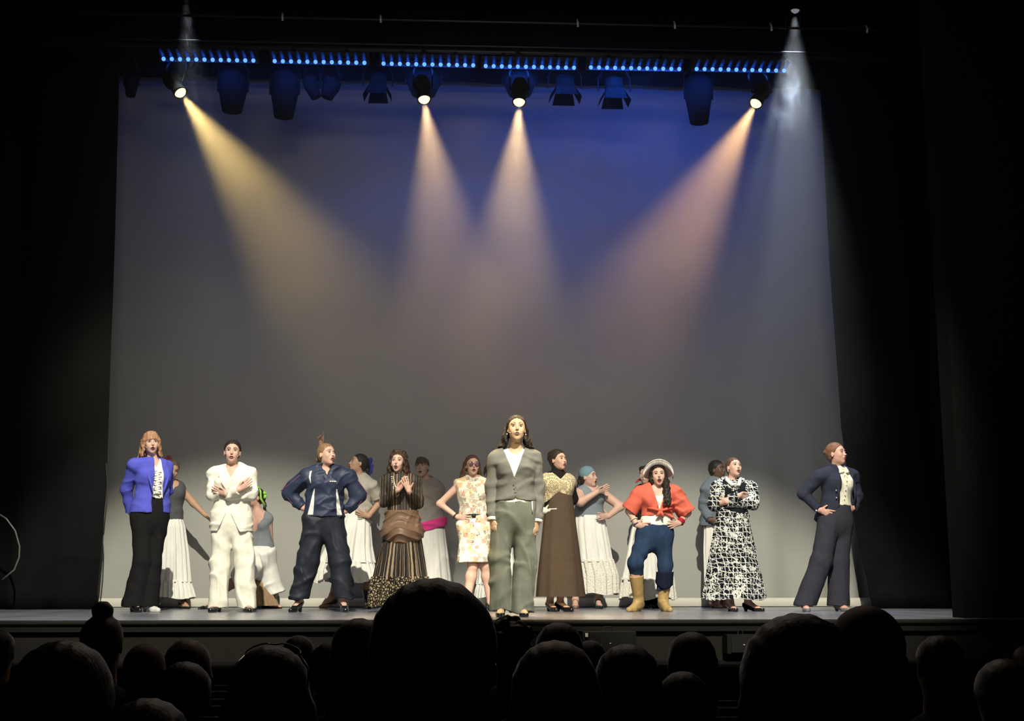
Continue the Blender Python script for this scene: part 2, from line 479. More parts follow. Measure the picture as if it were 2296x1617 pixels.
monitor((1309, 1417, 1427, 1466), 'black wedge loudspeaker with a pale corner plate, below the person in the teal headscarf', 9.62)
monitor((1630, 1424, 1705, 1466), 'black loudspeaker below the person in the black and white dress', 9.62)
ledge = MB(); ledge.box((0.4, 9.60, -0.309), (17, 0.56, 0.018)); tag(ledge.build('pit_ledge', M_wall), kind='structure')
# ------------------------------------------------------------ implicit surfaces
class Vol:
    def __init__(s, lo, hi, h):
        s.h = h
        s.lo = np.array(lo, 'f4'); n = np.ceil((np.array(hi) - s.lo) / h).astype(int) + 1
        s.n = n
        s.ax = [(s.lo[i] + np.arange(n[i]) * h).astype('f4') for i in range(3)]
        s.d = np.full(tuple(n), 1.0, 'f4')
    def blk(s, lo, hi):
        i0 = np.clip(np.floor((np.array(lo) - s.lo) / s.h).astype(int), 0, s.n)
        i1 = np.clip(np.ceil((np.array(hi) - s.lo) / s.h).astype(int) + 1, 0, s.n)
        if (i1 <= i0).any(): return None
        sl = tuple(slice(a, b) for a, b in zip(i0, i1))
        X = s.ax[0][sl[0]][:, None, None]; Y = s.ax[1][sl[1]][None, :, None]; Z = s.ax[2][sl[2]][None, None, :]
        return sl, X, Y, Z
    @staticmethod
    def smin(a, b, k):
        if k <= 0: return np.minimum(a, b)
        h = np.maximum(k - np.abs(a - b), 0) / k
        return np.minimum(a, b) - h * h * (k / 4)
    def put(s, lo, hi, fn, k, op):
        b = s.blk(lo, hi)
        if b is None: return s
        sl, X, Y, Z = b
        f = fn(X, Y, Z)
        if op == 'add': s.d[sl] = s.smin(s.d[sl], f, k)
        elif op == 'sub': s.d[sl] = -s.smin(-s.d[sl], f, k)
        elif op == 'and': s.d[sl] = -s.smin(-s.d[sl], -f, k)
        return s
    def cone(s, a, b, r1, r2=None, k=0.02, flat=None, op='add'):
        a = np.array(a, 'f4'); b = np.array(b, 'f4'); r2 = r1 if r2 is None else r2
        R = max(r1, r2) + k + 2 * s.h + 0.01
        lo = np.minimum(a, b) - R; hi = np.maximum(a, b) + R
        if flat is not None:
            fd, ff = np.array(flat[0], 'f4'), float(flat[1])
            if ff > 1:
                ext = np.abs(fd) * R * (ff - 1); lo -= ext; hi += ext
        ba = b - a
        if flat is not None:
            ba = ba + fd * (float(ba @ fd) * (1 / ff - 1))
        L2 = max(float(ba @ ba), 1e-9)
        def fn(X, Y, Z):
            x = X - a[0]; y = Y - a[1]; z = Z - a[2]
            if flat is not None:
                q = (x * fd[0] + y * fd[1] + z * fd[2]) * (1 / ff - 1)
                x = x + q * fd[0]; y = y + q * fd[1]; z = z + q * fd[2]
            t = np.clip((x * ba[0] + y * ba[1] + z * ba[2]) / L2, 0, 1)
            dx = x - t * ba[0]; dy = y - t * ba[1]; dz = z - t * ba[2]
            d = np.sqrt(dx * dx + dy * dy + dz * dz) - (r1 + (r2 - r1) * t)
            if flat is not None and ff < 1: d = d * (0.5 + ff / 2)
            return d
        return s.put(lo, hi, fn, k, op)
    def chain(s, pts, rad, k=0.02, flat=None):
        for i in range(len(pts) - 1): s.cone(pts[i], pts[i + 1], rad[i], rad[i + 1], k, flat)
        return s
    def ell(s, c, r, R=None, k=0.02, op='add'):
        c = np.array(c, 'f4'); r = np.array(r, 'f4')
        Rm = np.eye(3, dtype='f4') if R is None else np.array(R, 'f4')
        m = float(r.max()) + k + 2 * s.h + 0.01
        ext = np.abs(Rm) @ (r + k + 2 * s.h + 0.01)
        def fn(X, Y, Z):
            x = X - c[0]; y = Y - c[1]; z = Z - c[2]
            q = [(x * Rm[0, i] + y * Rm[1, i] + z * Rm[2, i]) / r[i] for i in range(3)]
            k0 = np.sqrt(q[0] ** 2 + q[1] ** 2 + q[2] ** 2)
            k1 = np.sqrt((q[0] / r[0]) ** 2 + (q[1] / r[1]) ** 2 + (q[2] / r[2]) ** 2) + 1e-6
            return k0 * (k0 - 1) / k1
        return s.put(c - ext, c + ext, fn, k, op)
    def warp(s, fn, amp=None):
        """fn(X, Y, Z) is added to the field near the surface (cloth folds)"""
        X = s.ax[0][:, None, None]; Y = s.ax[1][None, :, None]; Z = s.ax[2][None, None, :]
        s.d += fn(X, Y, Z).astype('f4'); return s
    def cut(s, fn, k=0.0):
        """keep only where fn < 0"""
        X = s.ax[0][:, None, None]; Y = s.ax[1][None, :, None]; Z = s.ax[2][None, None, :]
        s.d = -s.smin(-s.d, -fn(X, Y, Z), k) if k > 0 else np.maximum(s.d, fn(X, Y, Z)); return s
    def subv(s, other_d): s.d = np.maximum(s.d, -other_d); return s
    def mesh(s, name, m, parent, adapt=0.012):
        bg = s.h * 3
        s.d[0] = s.d[-1] = 1; s.d[:, 0] = s.d[:, -1] = 1; s.d[:, :, 0] = s.d[:, :, -1] = 1
        g = vdb.FloatGrid(bg)
        g.copyFromArray(np.clip(s.d, -bg, bg).astype('f4'))
        g.transform = vdb.createLinearTransform(voxelSize=s.h)
        p, t, q = g.convertToPolygons(isovalue=0, adaptivity=adapt)
        if len(p) == 0: return None
        p = p + s.lo
        me = bpy.data.meshes.new(name)
        nt, nq = len(t), len(q)
        me.vertices.add(len(p)); me.vertices.foreach_set('co', p.astype('f4').ravel())
        loops = np.concatenate([t.ravel()[:], q.ravel()]) if nt else q.ravel()
        # openvdb winds faces inwards: reverse
        t2 = t[:, ::-1]; q2 = q[:, ::-1]
        loops = np.concatenate([t2.ravel(), q2.ravel()]).astype('i4')
        me.loops.add(len(loops)); me.loops.foreach_set('vertex_index', loops)
        st = np.concatenate([np.arange(nt) * 3, nt * 3 + np.arange(nq) * 4]).astype('i4')
        me.polygons.add(nt + nq); me.polygons.foreach_set('loop_start', st)
        me.polygons.foreach_set('use_smooth', [True] * (nt + nq))
        me.update(calc_edges=True); me.validate()
        return link(name, me, m, parent)

def V(*a): return np.array(a, 'f8')
def unit(v):
    v = np.array(v, 'f8'); return v / (np.linalg.norm(v) + 1e-12)
def lerp(a, b, t): return np.array(a) * (1 - t) + np.array(b) * t
def rotm(axis, ang):
    return np.array(Matrix.Rotation(ang, 3, Vector(axis)))

def folds(amp, dirs, seed=0, warp=0.5):
    """warped soft-crested waves that come and go over the cloth; dirs: (wave vector in rad/m, weight)"""
    r = np.random.RandomState(seed)
    ph = [float(x) for x in r.rand(len(dirs) * 4 + 4) * 6.28]
    dirs = [tuple(float(c) for c in kv) + (float(wt),) for kv, wt in dirs]
    amp = float(amp) * 1.9
    def fn(X, Y, Z):
        o = 0
        w1 = np.sin(X * 9 + Z * 5 + Y * 8 + ph[0]) + 0.6 * np.sin(Z * 12 - X * 10 + ph[1])
        for i, (kx, ky, kz, wt) in enumerate(dirs):
            s_ = np.sin((X * kx + Y * ky + Z * kz) * .5 + ph[4 * i] + warp * 1.6 * w1)
            mask = np.clip(.5 + .8 * np.sin(X * 7 + Z * (6 + 2 * i) + ph[4 * i + 1]) * np.sin(Z * 9 - Y * 6 + ph[4 * i + 2]), .12, 1)
            o = o + wt * mask * ((1 - s_ * s_) ** 3)
        return -amp * (o - 0.02)
    return fn

# ------------------------------------------------------------ head
class Head:
    def __init__(s, c, yaw=0, pitch=0, roll=0, size=1.0):
        """yaw > 0 turns the face to the picture's right; pitch > 0 looks up; roll > 0 tips the crown to the right"""
        s.c = np.array(c, 'f8'); s.k = size * .95
        y, p, r = map(math.radians, (yaw, pitch, roll))
        # local axes: x = right in the picture, y = out of the face, z = up (at yaw 0 the face looks at -Y)
        B = np.array([[1, 0, 0], [0, -1, 0], [0, 0, 1]], 'f8')
        Rz_ = np.array(Matrix.Rotation(y, 3, 'Z'))
        Rp = np.array(Matrix.Rotation(-p, 3, 'X')); Rr = np.array(Matrix.Rotation(r, 3, 'Y'))
        s.R = Rz_ @ Rr @ Rp @ B
        # orthonormal with det -1 is fine for ellipsoids
    def w(s, *p): return s.c + s.R @ (np.array(p, 'f8') * s.k)
    def e(s, v, p, r, k=0.015, op='add', tilt=None):
        R = s.R if tilt is None else s.R @ tilt
        v.ell(s.w(*p), np.array(r) * s.k, R, k * s.k, op)
    def cn(s, v, a, b, r1, r2, k=0.015, op='add', flat=None):
        v.cone(s.w(*a), s.w(*b), r1 * s.k, r2 * s.k, k * s.k, flat, op)
    def build(s, v, jaw=1.0, full=0.0, mouth=0.0, nose=1.0):
        e = s.e
        e(v, (0, -.014, .034), (.071, .091, .078))
        e(v, (0, .020, -.018), (.059 + full * .008, .066, .084), .03)
        e(v, (0, .030, -.058 - mouth * .22), (.043 * jaw + full * .012, .046, .040), .03)
        e(v, (0, .060, -.086 - mouth * .45), (.021 * jaw + full * .006, .018, .018), .02)
        for q in (-1, 1):
            e(v, (q * .036, .060, -.022), (.020 + full * .006, .018, .024), .02)
            e(v, (q * .030, .089, .012), (.019, .012, .0125), .012, 'sub')
            e(v, (q * .030, .072, .030), (.022, .009, .005), .012)
            e(v, (q * .0735, -.006, -.008), (.007, .016, .030), .008, tilt=rotm((0, 0, 1), q * .35) @ rotm((1, 0, 0), -.15))
        s.cn(v, (0, .080, .016), (0, .096, -.020), .0055, .0075, .010)
        e(v, (0, .101 + .002 * nose, -.024), (.0085, .0105, .0075), .006)
        for q in (-1, 1): e(v, (q * .0090, .092, -.027), (.0055, .008, .0055), .005)
        e(v, (0, .083, -.053), (.024, .013, .014), .014)
        if mouth > 0:
            e(v, (0, .098, -.055 - mouth * .35), (.013 + mouth * .1, .020, .006 + mouth * .55), .004, 'sub')
    def feats(s, parent, skin, lip=(.45, .12, .10), brow=(.07, .04, .025), mouth=0.0, eyes=1.0, iris=(.06, .035, .02), smile=0.0, look=0.0, brow_up=0.0, blush=None):
        Mw = mat('eye_white', (.62, .60, .56), .3); Mi = mat('iris_%02d' % int(iris[2] * 99), iris, .25); Ml = mat('lip_%02d_%02d' % (lip[0] * 99, lip[1] * 99), lip, .45)
        Mb = mat('brow_%02d' % (brow[0] * 99), brow, .9); Md = mat('mouth_dark', (.035, .008, .008), .6); Mt = mat('teeth', (.75, .72, .66), .3)
        P = lambda *p: Vector(s.w(*p)); k = s.k
        R3 = Matrix(s.R.tolist())
        for q in (-1, 1):
            m = MB(); m.ball(P(q * .030, .0795, .010), (.0130 * k, .0085 * k, .0049 * k * eyes), R3, 14, 10)
            eo = m.build('eye', Mw, parent, True)
            m = MB(); m.ball(P(q * .030 + look * .006, .0860, .0100), (.0056 * k, .0030 * k, .0046 * k * eyes), R3, 12, 8)
            m.build('iris', Mi, eo, True)
            m = MB(); m.tube([P(q * (.030 + t * .0155), .0872 - .0095 * t * t, .0100 + (.0060 - .0055 * t * t) * eyes) for t in (-1, -.6, -.2, .2, .6, 1.05)], [.0012 * k, .0021 * k, .0024 * k, .0024 * k, .0022 * k, .0012 * k], 6)
            m.build('eyelashes', mat('lash', (.012, .009, .008), .8), eo, True)
            m = MB(); m.tube([P(q * (.012 + .036 * t), .0905 - .017 * t * t, .0285 + .0075 * math.sin(min(1, t * 1.3) * 2.4) + brow_up) for t in (0, .25, .5, .75, 1)], [.0014 * k, .0019 * k, .0019 * k, .0015 * k, .0008 * k], 6)
            m.build('eyebrow', Mb, parent, True)
        op = mouth
        zc = -.054 - mouth * .35
        wl = .0215 + smile * .006 - mouth * .10
        hh = .0035 + mouth * .55
        def ring(top):
            pts = []
            for i in range(9):
                t = -1 + 2 * i / 8
                z = zc + (hh if top else -hh) * math.sqrt(max(0, 1 - t * t)) + smile * .006 * t * t
                pts.append(P(wl * t, .0985 - .016 * t * t - (.004 if not top else 0), z))
            return pts
        m = MB()
        r_ = [.0010 * k, .0020 * k, .0027 * k, .0033 * k, .0030 * k, .0033 * k, .0027 * k, .0020 * k, .0010 * k]
        m.tube(ring(True), r_, 8); m.tube(ring(False), [x * 1.15 for x in r_], 8)
        m.build('lips', Ml, parent, True)
        m = MB(); m.ball(P(0, .088, zc), (wl * .9 * k, .008 * k, (hh + .0005) * k), R3, 14, 8)
        mo = m.build('mouth', Md if mouth > 0.01 or smile < .5 else Mt, parent, True)
        if mouth > 0.012:
            m = MB(); m.ball(P(0, .0925, zc + hh * .72), (wl * .62 * k, .006 * k, .0028 * k), R3, 12, 6)
            m.build('teeth', Mt, mo, True)

# ------------------------------------------------------------ hand
def hand(v, wr, D, T, pose='relaxed', k=1.0, side=1):
    """wr wrist, D along the fingers, T towards the thumb; side chooses the palm side (+1: fingers curl to D x T)"""
    D = unit(D); T = unit(np.array(T, 'f8') - D * np.dot(D, T)); N = np.cross(D, T) * side
    wr = np.array(wr, 'f8')
    def pt(d, t, n=0): return wr + (D * d + T * t + N * n) * k
    v.cone(pt(-.01, 0), pt(.03, .002), .022 * k, .026 * k, .012, (N, .62))
    v.cone(pt(.035, .008), pt(.076, .010), .022 * k, .021 * k, .012, (N, .5))
    v.cone(pt(.035, -.008), pt(.072, -.012), .022 * k, .019 * k, .012, (N, .5))
    c = {'relaxed': (.35, .45, .55, .65), 'flat': (.05, .05, .06, .08), 'fist': (1.5, 1.55, 1.6, 1.6), 'hip': (.25, .3, .35, .4), 'point': (0.0, 1.4, 1.5, 1.6), 'grip': (.8, .9, 1.0, 1.0), 'spread': (.1, .1, .1, .1)}[pose]
    sp = {'spread': .22, 'hip': .16}.get(pose, .06)
    for i, (t0, ln, r) in enumerate(((.030, .066, .0088), (.0105, .074, .0090), (-.009, .069, .0086), (-.0275, .054, .0078))):
        b = pt((.083, .087, .084, .076)[i], t0, -.001)
        a0 = (1.3 - i) * sp * .8
        d0 = unit(D * math.cos(a0) + T * math.sin(a0))
        d1 = unit(d0 * math.cos(c[i] * .6) + N * math.sin(c[i] * .6))
        d2 = unit(d0 * math.cos(c[i] * 1.3) + N * math.sin(c[i] * 1.3))
        d3 = unit(d0 * math.cos(c[i] * 1.8) + N * math.sin(c[i] * 1.8))
        p1 = b + d1 * ln * .45 * k; p2 = p1 + d2 * ln * .31 * k; p3 = p2 + d3 * ln * .24 * k
        v.cone(b - d0 * .012 * k, p1, r * 1.08 * k, r * k, .004); v.cone(p1, p2, r * k, r * .92 * k, .003); v.cone(p2, p3, r * .92 * k, r * .78 * k, .003)
    if pose in ('fist', 'point', 'grip'):
        q0, q1, q2 = pt(.018, .020), pt(.050, .038, .016), pt(.072, .020, .034)
    elif pose == 'hip':
        q0, q1, q2 = pt(.015, .018), pt(.036, .047, .004), pt(.052, .068, .010)
    elif pose == 'spread':
        q0, q1, q2 = pt(.015, .018), pt(.040, .050, .004), pt(.058, .075, .006)
    else:
        q0, q1, q2 = pt(.015, .018), pt(.048, .038, .010), pt(.080, .042, .018)
    v.cone(q0, q1, .0135 * k, .0105 * k, .010); v.cone(q1, q2, .0100 * k, .0082 * k, .004)
# ------------------------------------------------------------ a whole person
SKIN = {}
def skin(name, col):
    return mat('skin_' + name, col, .55, noise=.05, nscale=25, spec=.35)

class Person:
    def __init__(s, label, Y, J, head, yaw=0, skin_m=None, female=True, size=1.0, group='performers on stage', h=.0052, category='person'):
        """J: joints as (px, py[, dy]); names nk neck base, wa waist, hp hips, shL/shR, elL/elR, wrL/wrR, knL/knR, anL/anR (x px, dy), L and R as seen in the picture"""
        s.Y = Y; s.yaw = math.radians(yaw); s.size = size; s.h = h
        a = s.yaw
        s.S = V(math.cos(a), math.sin(a), 0); s.F = V(math.sin(a), -math.cos(a), 0); s.U = V(0, 0, 1)
        s.j = {}
        for n, p in J.items():
            if n.startswith('an'):
                dy = p[1]; q = at(p[0], 1360, Y + dy); z = p[2] if len(p) > 2 else 0.085
                s.j[n] = V(q.x, Y + dy, z)
            else:
                dy = p[2] if len(p) > 2 else 0.0
                if n == 'shL' and len(p) < 3: dy = -.17 * math.sin(a)
                if n == 'shR' and len(p) < 3: dy = .17 * math.sin(a)
                s.j[n] = np.array(at(p[0], p[1], Y + dy), 'f8')
        hx, hy, hdy, hyaw, hpitch, hroll = head[:6]
        hs = head[6] if len(head) > 6 else 1.0
        s.H = Head(np.array(at(hx, hy, Y + hdy)), hyaw, hpitch, hroll, hs * size)
        base = V(s.j['hp'][0], Y, 0)
        s.e = empty('person', Vector(base), label, category, group)
        s.skin = skin_m or skin('fair', (.58, .36, .27))
        s.female = female
        pts = np.array(list(s.j.values()) + [s.H.c + V(0, 0, .2), s.H.c - V(0, 0, .1)])
        s.lo = pts.min(0) - .32; s.hi = pts.max(0) + .32; s.lo[2] = min(-0.01, pts[:, 2].min() - .1); s.hi[2] = pts[:, 2].max() + .22
        if 'knL' in s.j: s.lo[2] = -.012
    def vol(s, h=None, lo=None, hi=None):
        return Vol(s.lo if lo is None else lo, s.hi if hi is None else hi, h or s.h)
    def torso(s, v, off=0.0, k=.05, bust=1.0, waist=1.0, hips=1.0, depth=.70, slope=1.0):
        j = s.j; z = s.size
        nk, wa, hp = j['nk'], j['wa'], j['hp']
        ch = lerp(wa, nk, .50)
        fl = (s.F, depth)
        v.cone(hp, lerp(hp, wa, .45), .150 * hips * z + off, .138 * hips * z + off, k, fl)
        v.cone(lerp(hp, wa, .3), wa, .140 * hips * z + off, .112 * waist * z + off, k, fl)
        v.cone(wa, ch, .112 * waist * z + off, .128 * z + off, k, fl)
        up = lerp(wa, nk, .74)
        w_ = .5 * np.linalg.norm((j['shR'] - j['shL'])) 
        v.cone(up - s.S * .05 * z, up + s.S * .05 * z, .095 * z + off, .095 * z + off, k, fl)
        v.cone(ch, up, .125 * z + off, .100 * z + off, k, fl)
        v.cone(nk - V(0, 0, .02), j['shL'] - V(0, 0, .004), .050 * z + off, .048 * z + off, k * .8)
        v.cone(nk - V(0, 0, .02), j['shR'] - V(0, 0, .004), .050 * z + off, .048 * z + off, k * .8)
        if s.female and bust > 0:
            for q in (-1, 1):
                v.ell(ch + V(0, 0, .03) + s.F * .062 * z + s.S * q * .066 * z, np.array([.060, .052 * (.6 + .4 * bust), .062]) * z + off * .8, np.stack([s.S, s.F, s.U], 1), .035)
    def arm(s, v, q, off=0.0, r=(.046, .038, .036, .026), k=.025, t0=0, t1=1.0, puff=0):
        sh, el, wr = s.j['sh' + q], s.j['el' + q], s.j['wr' + q]
        z = s.size
        v.cone(sh, el, r[0] * z + off, r[1] * z + off, k)
        end = lerp(el, wr, t1)
        r3 = r[2] * (1 - t1) + r[3] * t1
        if t1 > 0: v.cone(el, end, r[2] * z + off, r3 * z + off, k)
    def legs(s, v, off=0, k=.03):
        j = s.j; z = s.size
        for q, sg in (('L', -1), ('R', 1)):
            if 'kn' + q not in j: continue
            hj = j['hp'] + s.S * sg * .060 * z - V(0, 0, .03)
            kn, an = j['kn' + q], j['an' + q]
            v.cone(hj, kn, .070 * z + off, .050 * z + off, k)
            mid = lerp(kn, an, .3) + unit(V(0, 1, 0)) * .012
            v.cone(kn, mid, .052 * z + off, .053 * z + off, k); v.cone(mid, an, .053 * z + off, .034 * z + off, k)
    def foot(s, v, q, toe, heel=0.0, k=.015, off=0.0):
        an = s.j['an' + q]; z = s.size
        d = unit(V(toe[0], toe[1], 0))
        hb = V(an[0], an[1], 0.03 + heel) - d * .03
        ball = V(an[0], an[1], .022) + d * .105 * z
        tip = V(an[0], an[1], .018) + d * .165 * z
        v.cone(an, hb, .034 * z + off, .028 * z + off, k); v.cone(an, ball, .032 * z + off, .024 * z + off, k); v.cone(hb, ball, .026 + off, .028 + off, k)
        side = np.cross(d, V(0, 0, 1))
        v.cone(ball, tip, .030 * z + off, .020 * z + off, k, (side, 1.25)) if False else v.cone(ball, tip, .030 * z + off, .018 * z + off, k)
        return hb, ball, tip, d
    def body(s, hands=None, feet=None, mouth=0.0, full=0.0, legs=True, k_hand=.95, jaw=1.0, arms=('L', 'R'), armr=(.046, .038, .036, .025), bust=1.0, waist=1.0, hips=1.0, under=.78):
        v = s.vol()
        s.torso(v, 0, bust=bust * .8, waist=waist * .92, hips=hips * under)
        for q in arms:
            s.arm(v, q, r=armr)
            hd = (hands or {}).get(q)
            if hd: hand(v, s.j['wr' + q], hd[0], hd[1], hd[2], k_hand * s.size, hd[3] if len(hd) > 3 else 1)
        nb = s.H.w(0, -.022, -.055)
        v.cone(s.j['nk'] - V(0, 0, .02), nb, .052 * s.size, .043 * s.size, .025)
        if legs and 'knL' in s.j:
            s.legs(v)
            for q in 'LR':
                if feet and q in feet: s.foot(v, q, feet[q][0], feet[q][1])
        s.H.build(v, mouth=mouth, full=full, jaw=jaw)
        v.cut(lambda X, Y, Z: 0.002 - Z)
        o = v.mesh('body', s.skin, s.e, .01)
        return o
    def head_feats(s, **kw): s.H.feats(s.e, s.skin, **kw)

    # ---- garments -------------------------------------------------
    def top(s, m, name='top', off=.012, sleeve=None, sl_r=(.056, .050, .048, .036), hem=None, neck=None, fold=.006, seed=1, bust=1.0, waist=1.0, hips=1.0, slope_hem=0, open_=None, depth=.72, arms=('L', 'R'), extra=None, cutf=None, k=.045, fdirs=None, h=None):
        """sleeve: None, or fraction along the arm (0..1 upper arm, 1..2 forearm); neck: ('v', halfwidth, depth) or ('round', r) ; open_: (x0 top, x0 bottom) half widths of an open front"""
        v = s.vol(h)
        s.torso(v, off, k, bust, waist, hips, depth)
        if extra: extra(v)
        hz = None
        if hem is not None:
            hz = float(at(s.j['hp'][0], 0, 1).z) if False else hem
            v.cut(lambda X, Y, Z: hz - Z + slope_hem * ((X - s.j['hp'][0]) * s.S[0] + (Y - s.Y) * s.S[1]))
        if neck:
            nk = s.j['nk']
            f0, f1, f2 = s.F; s0, s1 = s.S[0], s.S[1]
            if neck[0] == 'v':
                hw, dp = neck[1], neck[2]
                def fn(X, Y, Z):
                    u = (X - nk[0]) * s0 + (Y - nk[1]) * s1
                    w_ = nk[2] + .045 - Z
                    fr = (X - nk[0]) * f0 + (Y - nk[1]) * f1
                    cx = neck[3] if len(neck) > 3 else 0
                    return np.maximum(np.abs(u - cx * w_) - hw * (1 - w_ / dp), -fr - .02) * .8
                v.cut(lambda X, Y, Z: -fn(X, Y, Z))
            if neck[0] in ('round', 'v'):
                r = neck[1] if neck[0] == 'round' else min(neck[1], .075)
                dz = neck[2] if neck[0] == 'round' and len(neck) > 2 else 0.0
                v.ell(nk + V(0, 0, .035 - dz) + s.F * .02, (r, r, .06 + dz), None, .004, 'sub')
            if neck[0] == 'turtle':
                v.cone(nk - V(0, 0, .01), lerp(nk, s.H.w(0, -.022, -.06), .75), .062, .056, .02)
        if sleeve is not None:
            v2 = s.vol(h)
            for q in arms:
                sh, el, wr = s.j['sh' + q], s.j['el' + q], s.j['wr' + q]
                r = [x * s.size for x in sl_r]
                if sleeve <= 1:
                    e = lerp(sh, el, sleeve); v2.cone(sh, e, r[0], r[0] + (r[1] - r[0]) * sleeve, .01)
                    ax = unit(e - sh)
                    v2.put(e - .12, e + .12, lambda X, Y, Z, e=e, ax=ax: (X - e[0]) * ax[0] + (Y - e[1]) * ax[1] + (Z - e[2]) * ax[2], 0, 'and')
                else:
                    e = lerp(el, wr, sleeve - 1)
                    v2.cone(sh, el, r[0], r[1], .02); v2.cone(el, e, r[2], r[2] + (r[3] - r[2]) * (sleeve - 1), .025)
                    ax = unit(wr - el)
                    v2.put(e - .07, e + .07, lambda X, Y, Z, e=e, ax=ax: (X - e[0]) * ax[0] + (Y - e[1]) * ax[1] + (Z - e[2]) * ax[2], 0, 'and')
            v.d = Vol.smin(v.d, v2.d, .010)
        if fold:
            v.warp(folds(fold, fdirs or [((18, 10, 38), .6), ((-26, 5, 30), .5), ((8, 30, -52), .35)], seed))
        if cutf: v.cut(cutf)
        return v.mesh(name, m, s.e, .01)
    def trousers(s, m, name='trousers', waist_z=None, hem_z=(.03, .03), r=(.098, .085, .11), off=.012, fold=.007, seed=3, hips=1.0, k=.03, waist=1.0, flare_t=.45, fdirs=None, lowcut=None, depth=.72, h=None, hemshift=(0, 0), kj=.02):
        v = s.vol(h); j = s.j; z = s.size
        fl = (s.F, depth + .05)
        v.cone(j['hp'] - V(0, 0, .02), lerp(j['hp'], j['wa'], .45), .152 * hips * z + off, .142 * hips * z + off, .05, fl)
        v.cone(lerp(j['hp'], j['wa'], .3), j['wa'], .142 * hips * z + off, .112 * waist * z + off, .05, fl)
        if waist_z is not None: v.cut(lambda X, Y, Z: Z - waist_z)
        vl = s.vol(h)
        for q, sg in (('L', -1), ('R', 1)):
            hj = j['hp'] + s.S * sg * .078 * z - V(0, 0, .02)
            kn, an = j['kn' + q], j['an' + q].copy()
            hz = hem_z[0] if q == 'L' else hem_z[1]
            bot = an.copy(); bot[2] = hz; bot[0] += hemshift[0 if q == 'L' else 1]
            v2 = s.vol(h)
            v2.cone(hj, kn, r[0] * z, r[1] * z, .03); v2.cone(kn, bot, r[1] * z, r[2] * z, .03)
            v2.cut(lambda X, Y, Z: hz - Z)
            vl.d = Vol.smin(vl.d, v2.d, kj)
        v.d = Vol.smin(v.d, vl.d, .05)
        del vl
        if fold:
            v.warp(folds(fold, fdirs or [((60, 30, 9), .5), ((25, 12, 34), .5), ((-30, 8, 26), .45)], seed))
        return v.mesh(name, m, s.e, .01)
    def skirt(s, m, rings, name='skirt', n=18, amp=.10, depth=.72, seed=0, hem_wave=0.0, ruffle=None, nseg=220, top_amp=.02, jit=.5, power=1.3, dyo=0.0, parent=None):
        """rings: (px centre, py, half width px) from waist to hem, lofted with pleats growing to the hem"""
        r = np.random.RandomState(seed); ph = r.rand(8) * 6.28
        mpp = (at(1149, 800, s.Y) - at(1148, 800, s.Y)).length
        R_ = []
        for cx, cy, hw in rings:
            c = at(cx, cy, s.Y + dyo); R_.append((c.x, c.z, hw * mpp))
        nv = 36
        zs = np.linspace(0, 1, len(R_)); 
        t = np.linspace(0, 1, nv + 1)
        cx = np.interp(t, zs, [q[0] for q in R_]); cz = np.interp(t, zs, [q[1] for q in R_]); rr = np.interp(t, zs, [q[2] for q in R_])
        vs, fs = [], []
        for i in range(nv + 1):
            for q in range(nseg):
                a = 2 * PI * q / nseg
                pl = math.sin(n * a + ph[0] + jit * math.sin(3 * a + ph[1]) + .5 * jit * math.sin(5 * a + ph[2] + t[i] * 2))
                pl = (abs(pl) ** .75) * (1 if pl > 0 else -1) * .7 + .3 * math.sin(n * 1.7 * a + ph[3])
                A = top_amp + (amp - top_amp) * t[i] ** power
                rad = rr[i] * (1 + A * pl)
                wz = hem_wave * (t[i] ** 4) * math.sin(4 * a + ph[4])
                x = rad * math.cos(a); y = rad * depth * math.sin(a)
                ca, sa = math.cos(s.yaw), math.sin(s.yaw)
                vs.append(Vector((cx[i] + x * ca - y * sa, s.Y + dyo + (x * sa + y * ca), cz[i] + wz)))
        for i in range(nv):
            for q in range(nseg):
                q2 = (q + 1) % nseg
                fs.append((i * nseg + q, (i + 1) * nseg + q, (i + 1) * nseg + q2, i * nseg + q2))
        fs.append(tuple(range(nseg)))
        o = mesh_from(name, vs, fs, m, parent or s.e)
        return o
    def shoe(s, q, toe, m, heel=.035, kind='pump', shaft=None, sock=None, off=.006):
        an = s.j['an' + q]
        v = Vol(an - V(.24, .24, .10), an + V(.24, .24, .30 if shaft else .08), .0042); v2 = None
        d = unit(V(toe[0], toe[1], 0)); z = s.size
        hb, ball, tip, d = s.foot(v, q, toe, heel, .012, off)
        if shaft:
            top = an + (s.j['kn' + q] - an) * shaft[0]
            v.cone(an, top, .045, shaft[1], .03)
            ax = unit(s.j['kn' + q] - an)
            v.cut(lambda X, Y, Z: ((X - top[0]) * ax[0] + (Y - top[1]) * ax[1] + (Z - top[2]) * ax[2]))
        if kind in ('pump', 'maryjane', 'flat'):
            # open instep: drop everything above a slanted plane
            c = V(an[0], an[1], 0)
            h0 = heel * .9 + .040
            v.cut(lambda X, Y, Z: Z - (h0 - .40 * np.clip(((X - c[0]) * d[0] + (Y - c[1]) * d[1]), -.03, .085)) )
        # heel block and sole
        hbz = V(hb[0], hb[1], 0)
        if heel > .01: v.cone(V(hb[0], hb[1], .01), V(hb[0], hb[1], heel + .02), .016, .022, .01)
        v.cone(V(ball[0], ball[1], .008), V(tip[0], tip[1], .008), .028, .018, .01)
        v.cut(lambda X, Y, Z: 0.001 - Z)
        o = v.mesh('shoe', m, s.e, .006)
        if kind == 'maryjane':
            b = MB(); p = an + d * .045; sd = np.cross(d, V(0, 0, 1)); top = an[2] + .012 
            b.tube([Vector(p - sd * .034 - V(0, 0, .035)), Vector(p - sd * .024 + V(0, 0, .0)), Vector(p + V(0, 0, .012)), Vector(p + sd * .024 + V(0, 0, .0)), Vector(p + sd * .034 - V(0, 0, .035))], .006, 6)
            b.build('strap', m, o, True)
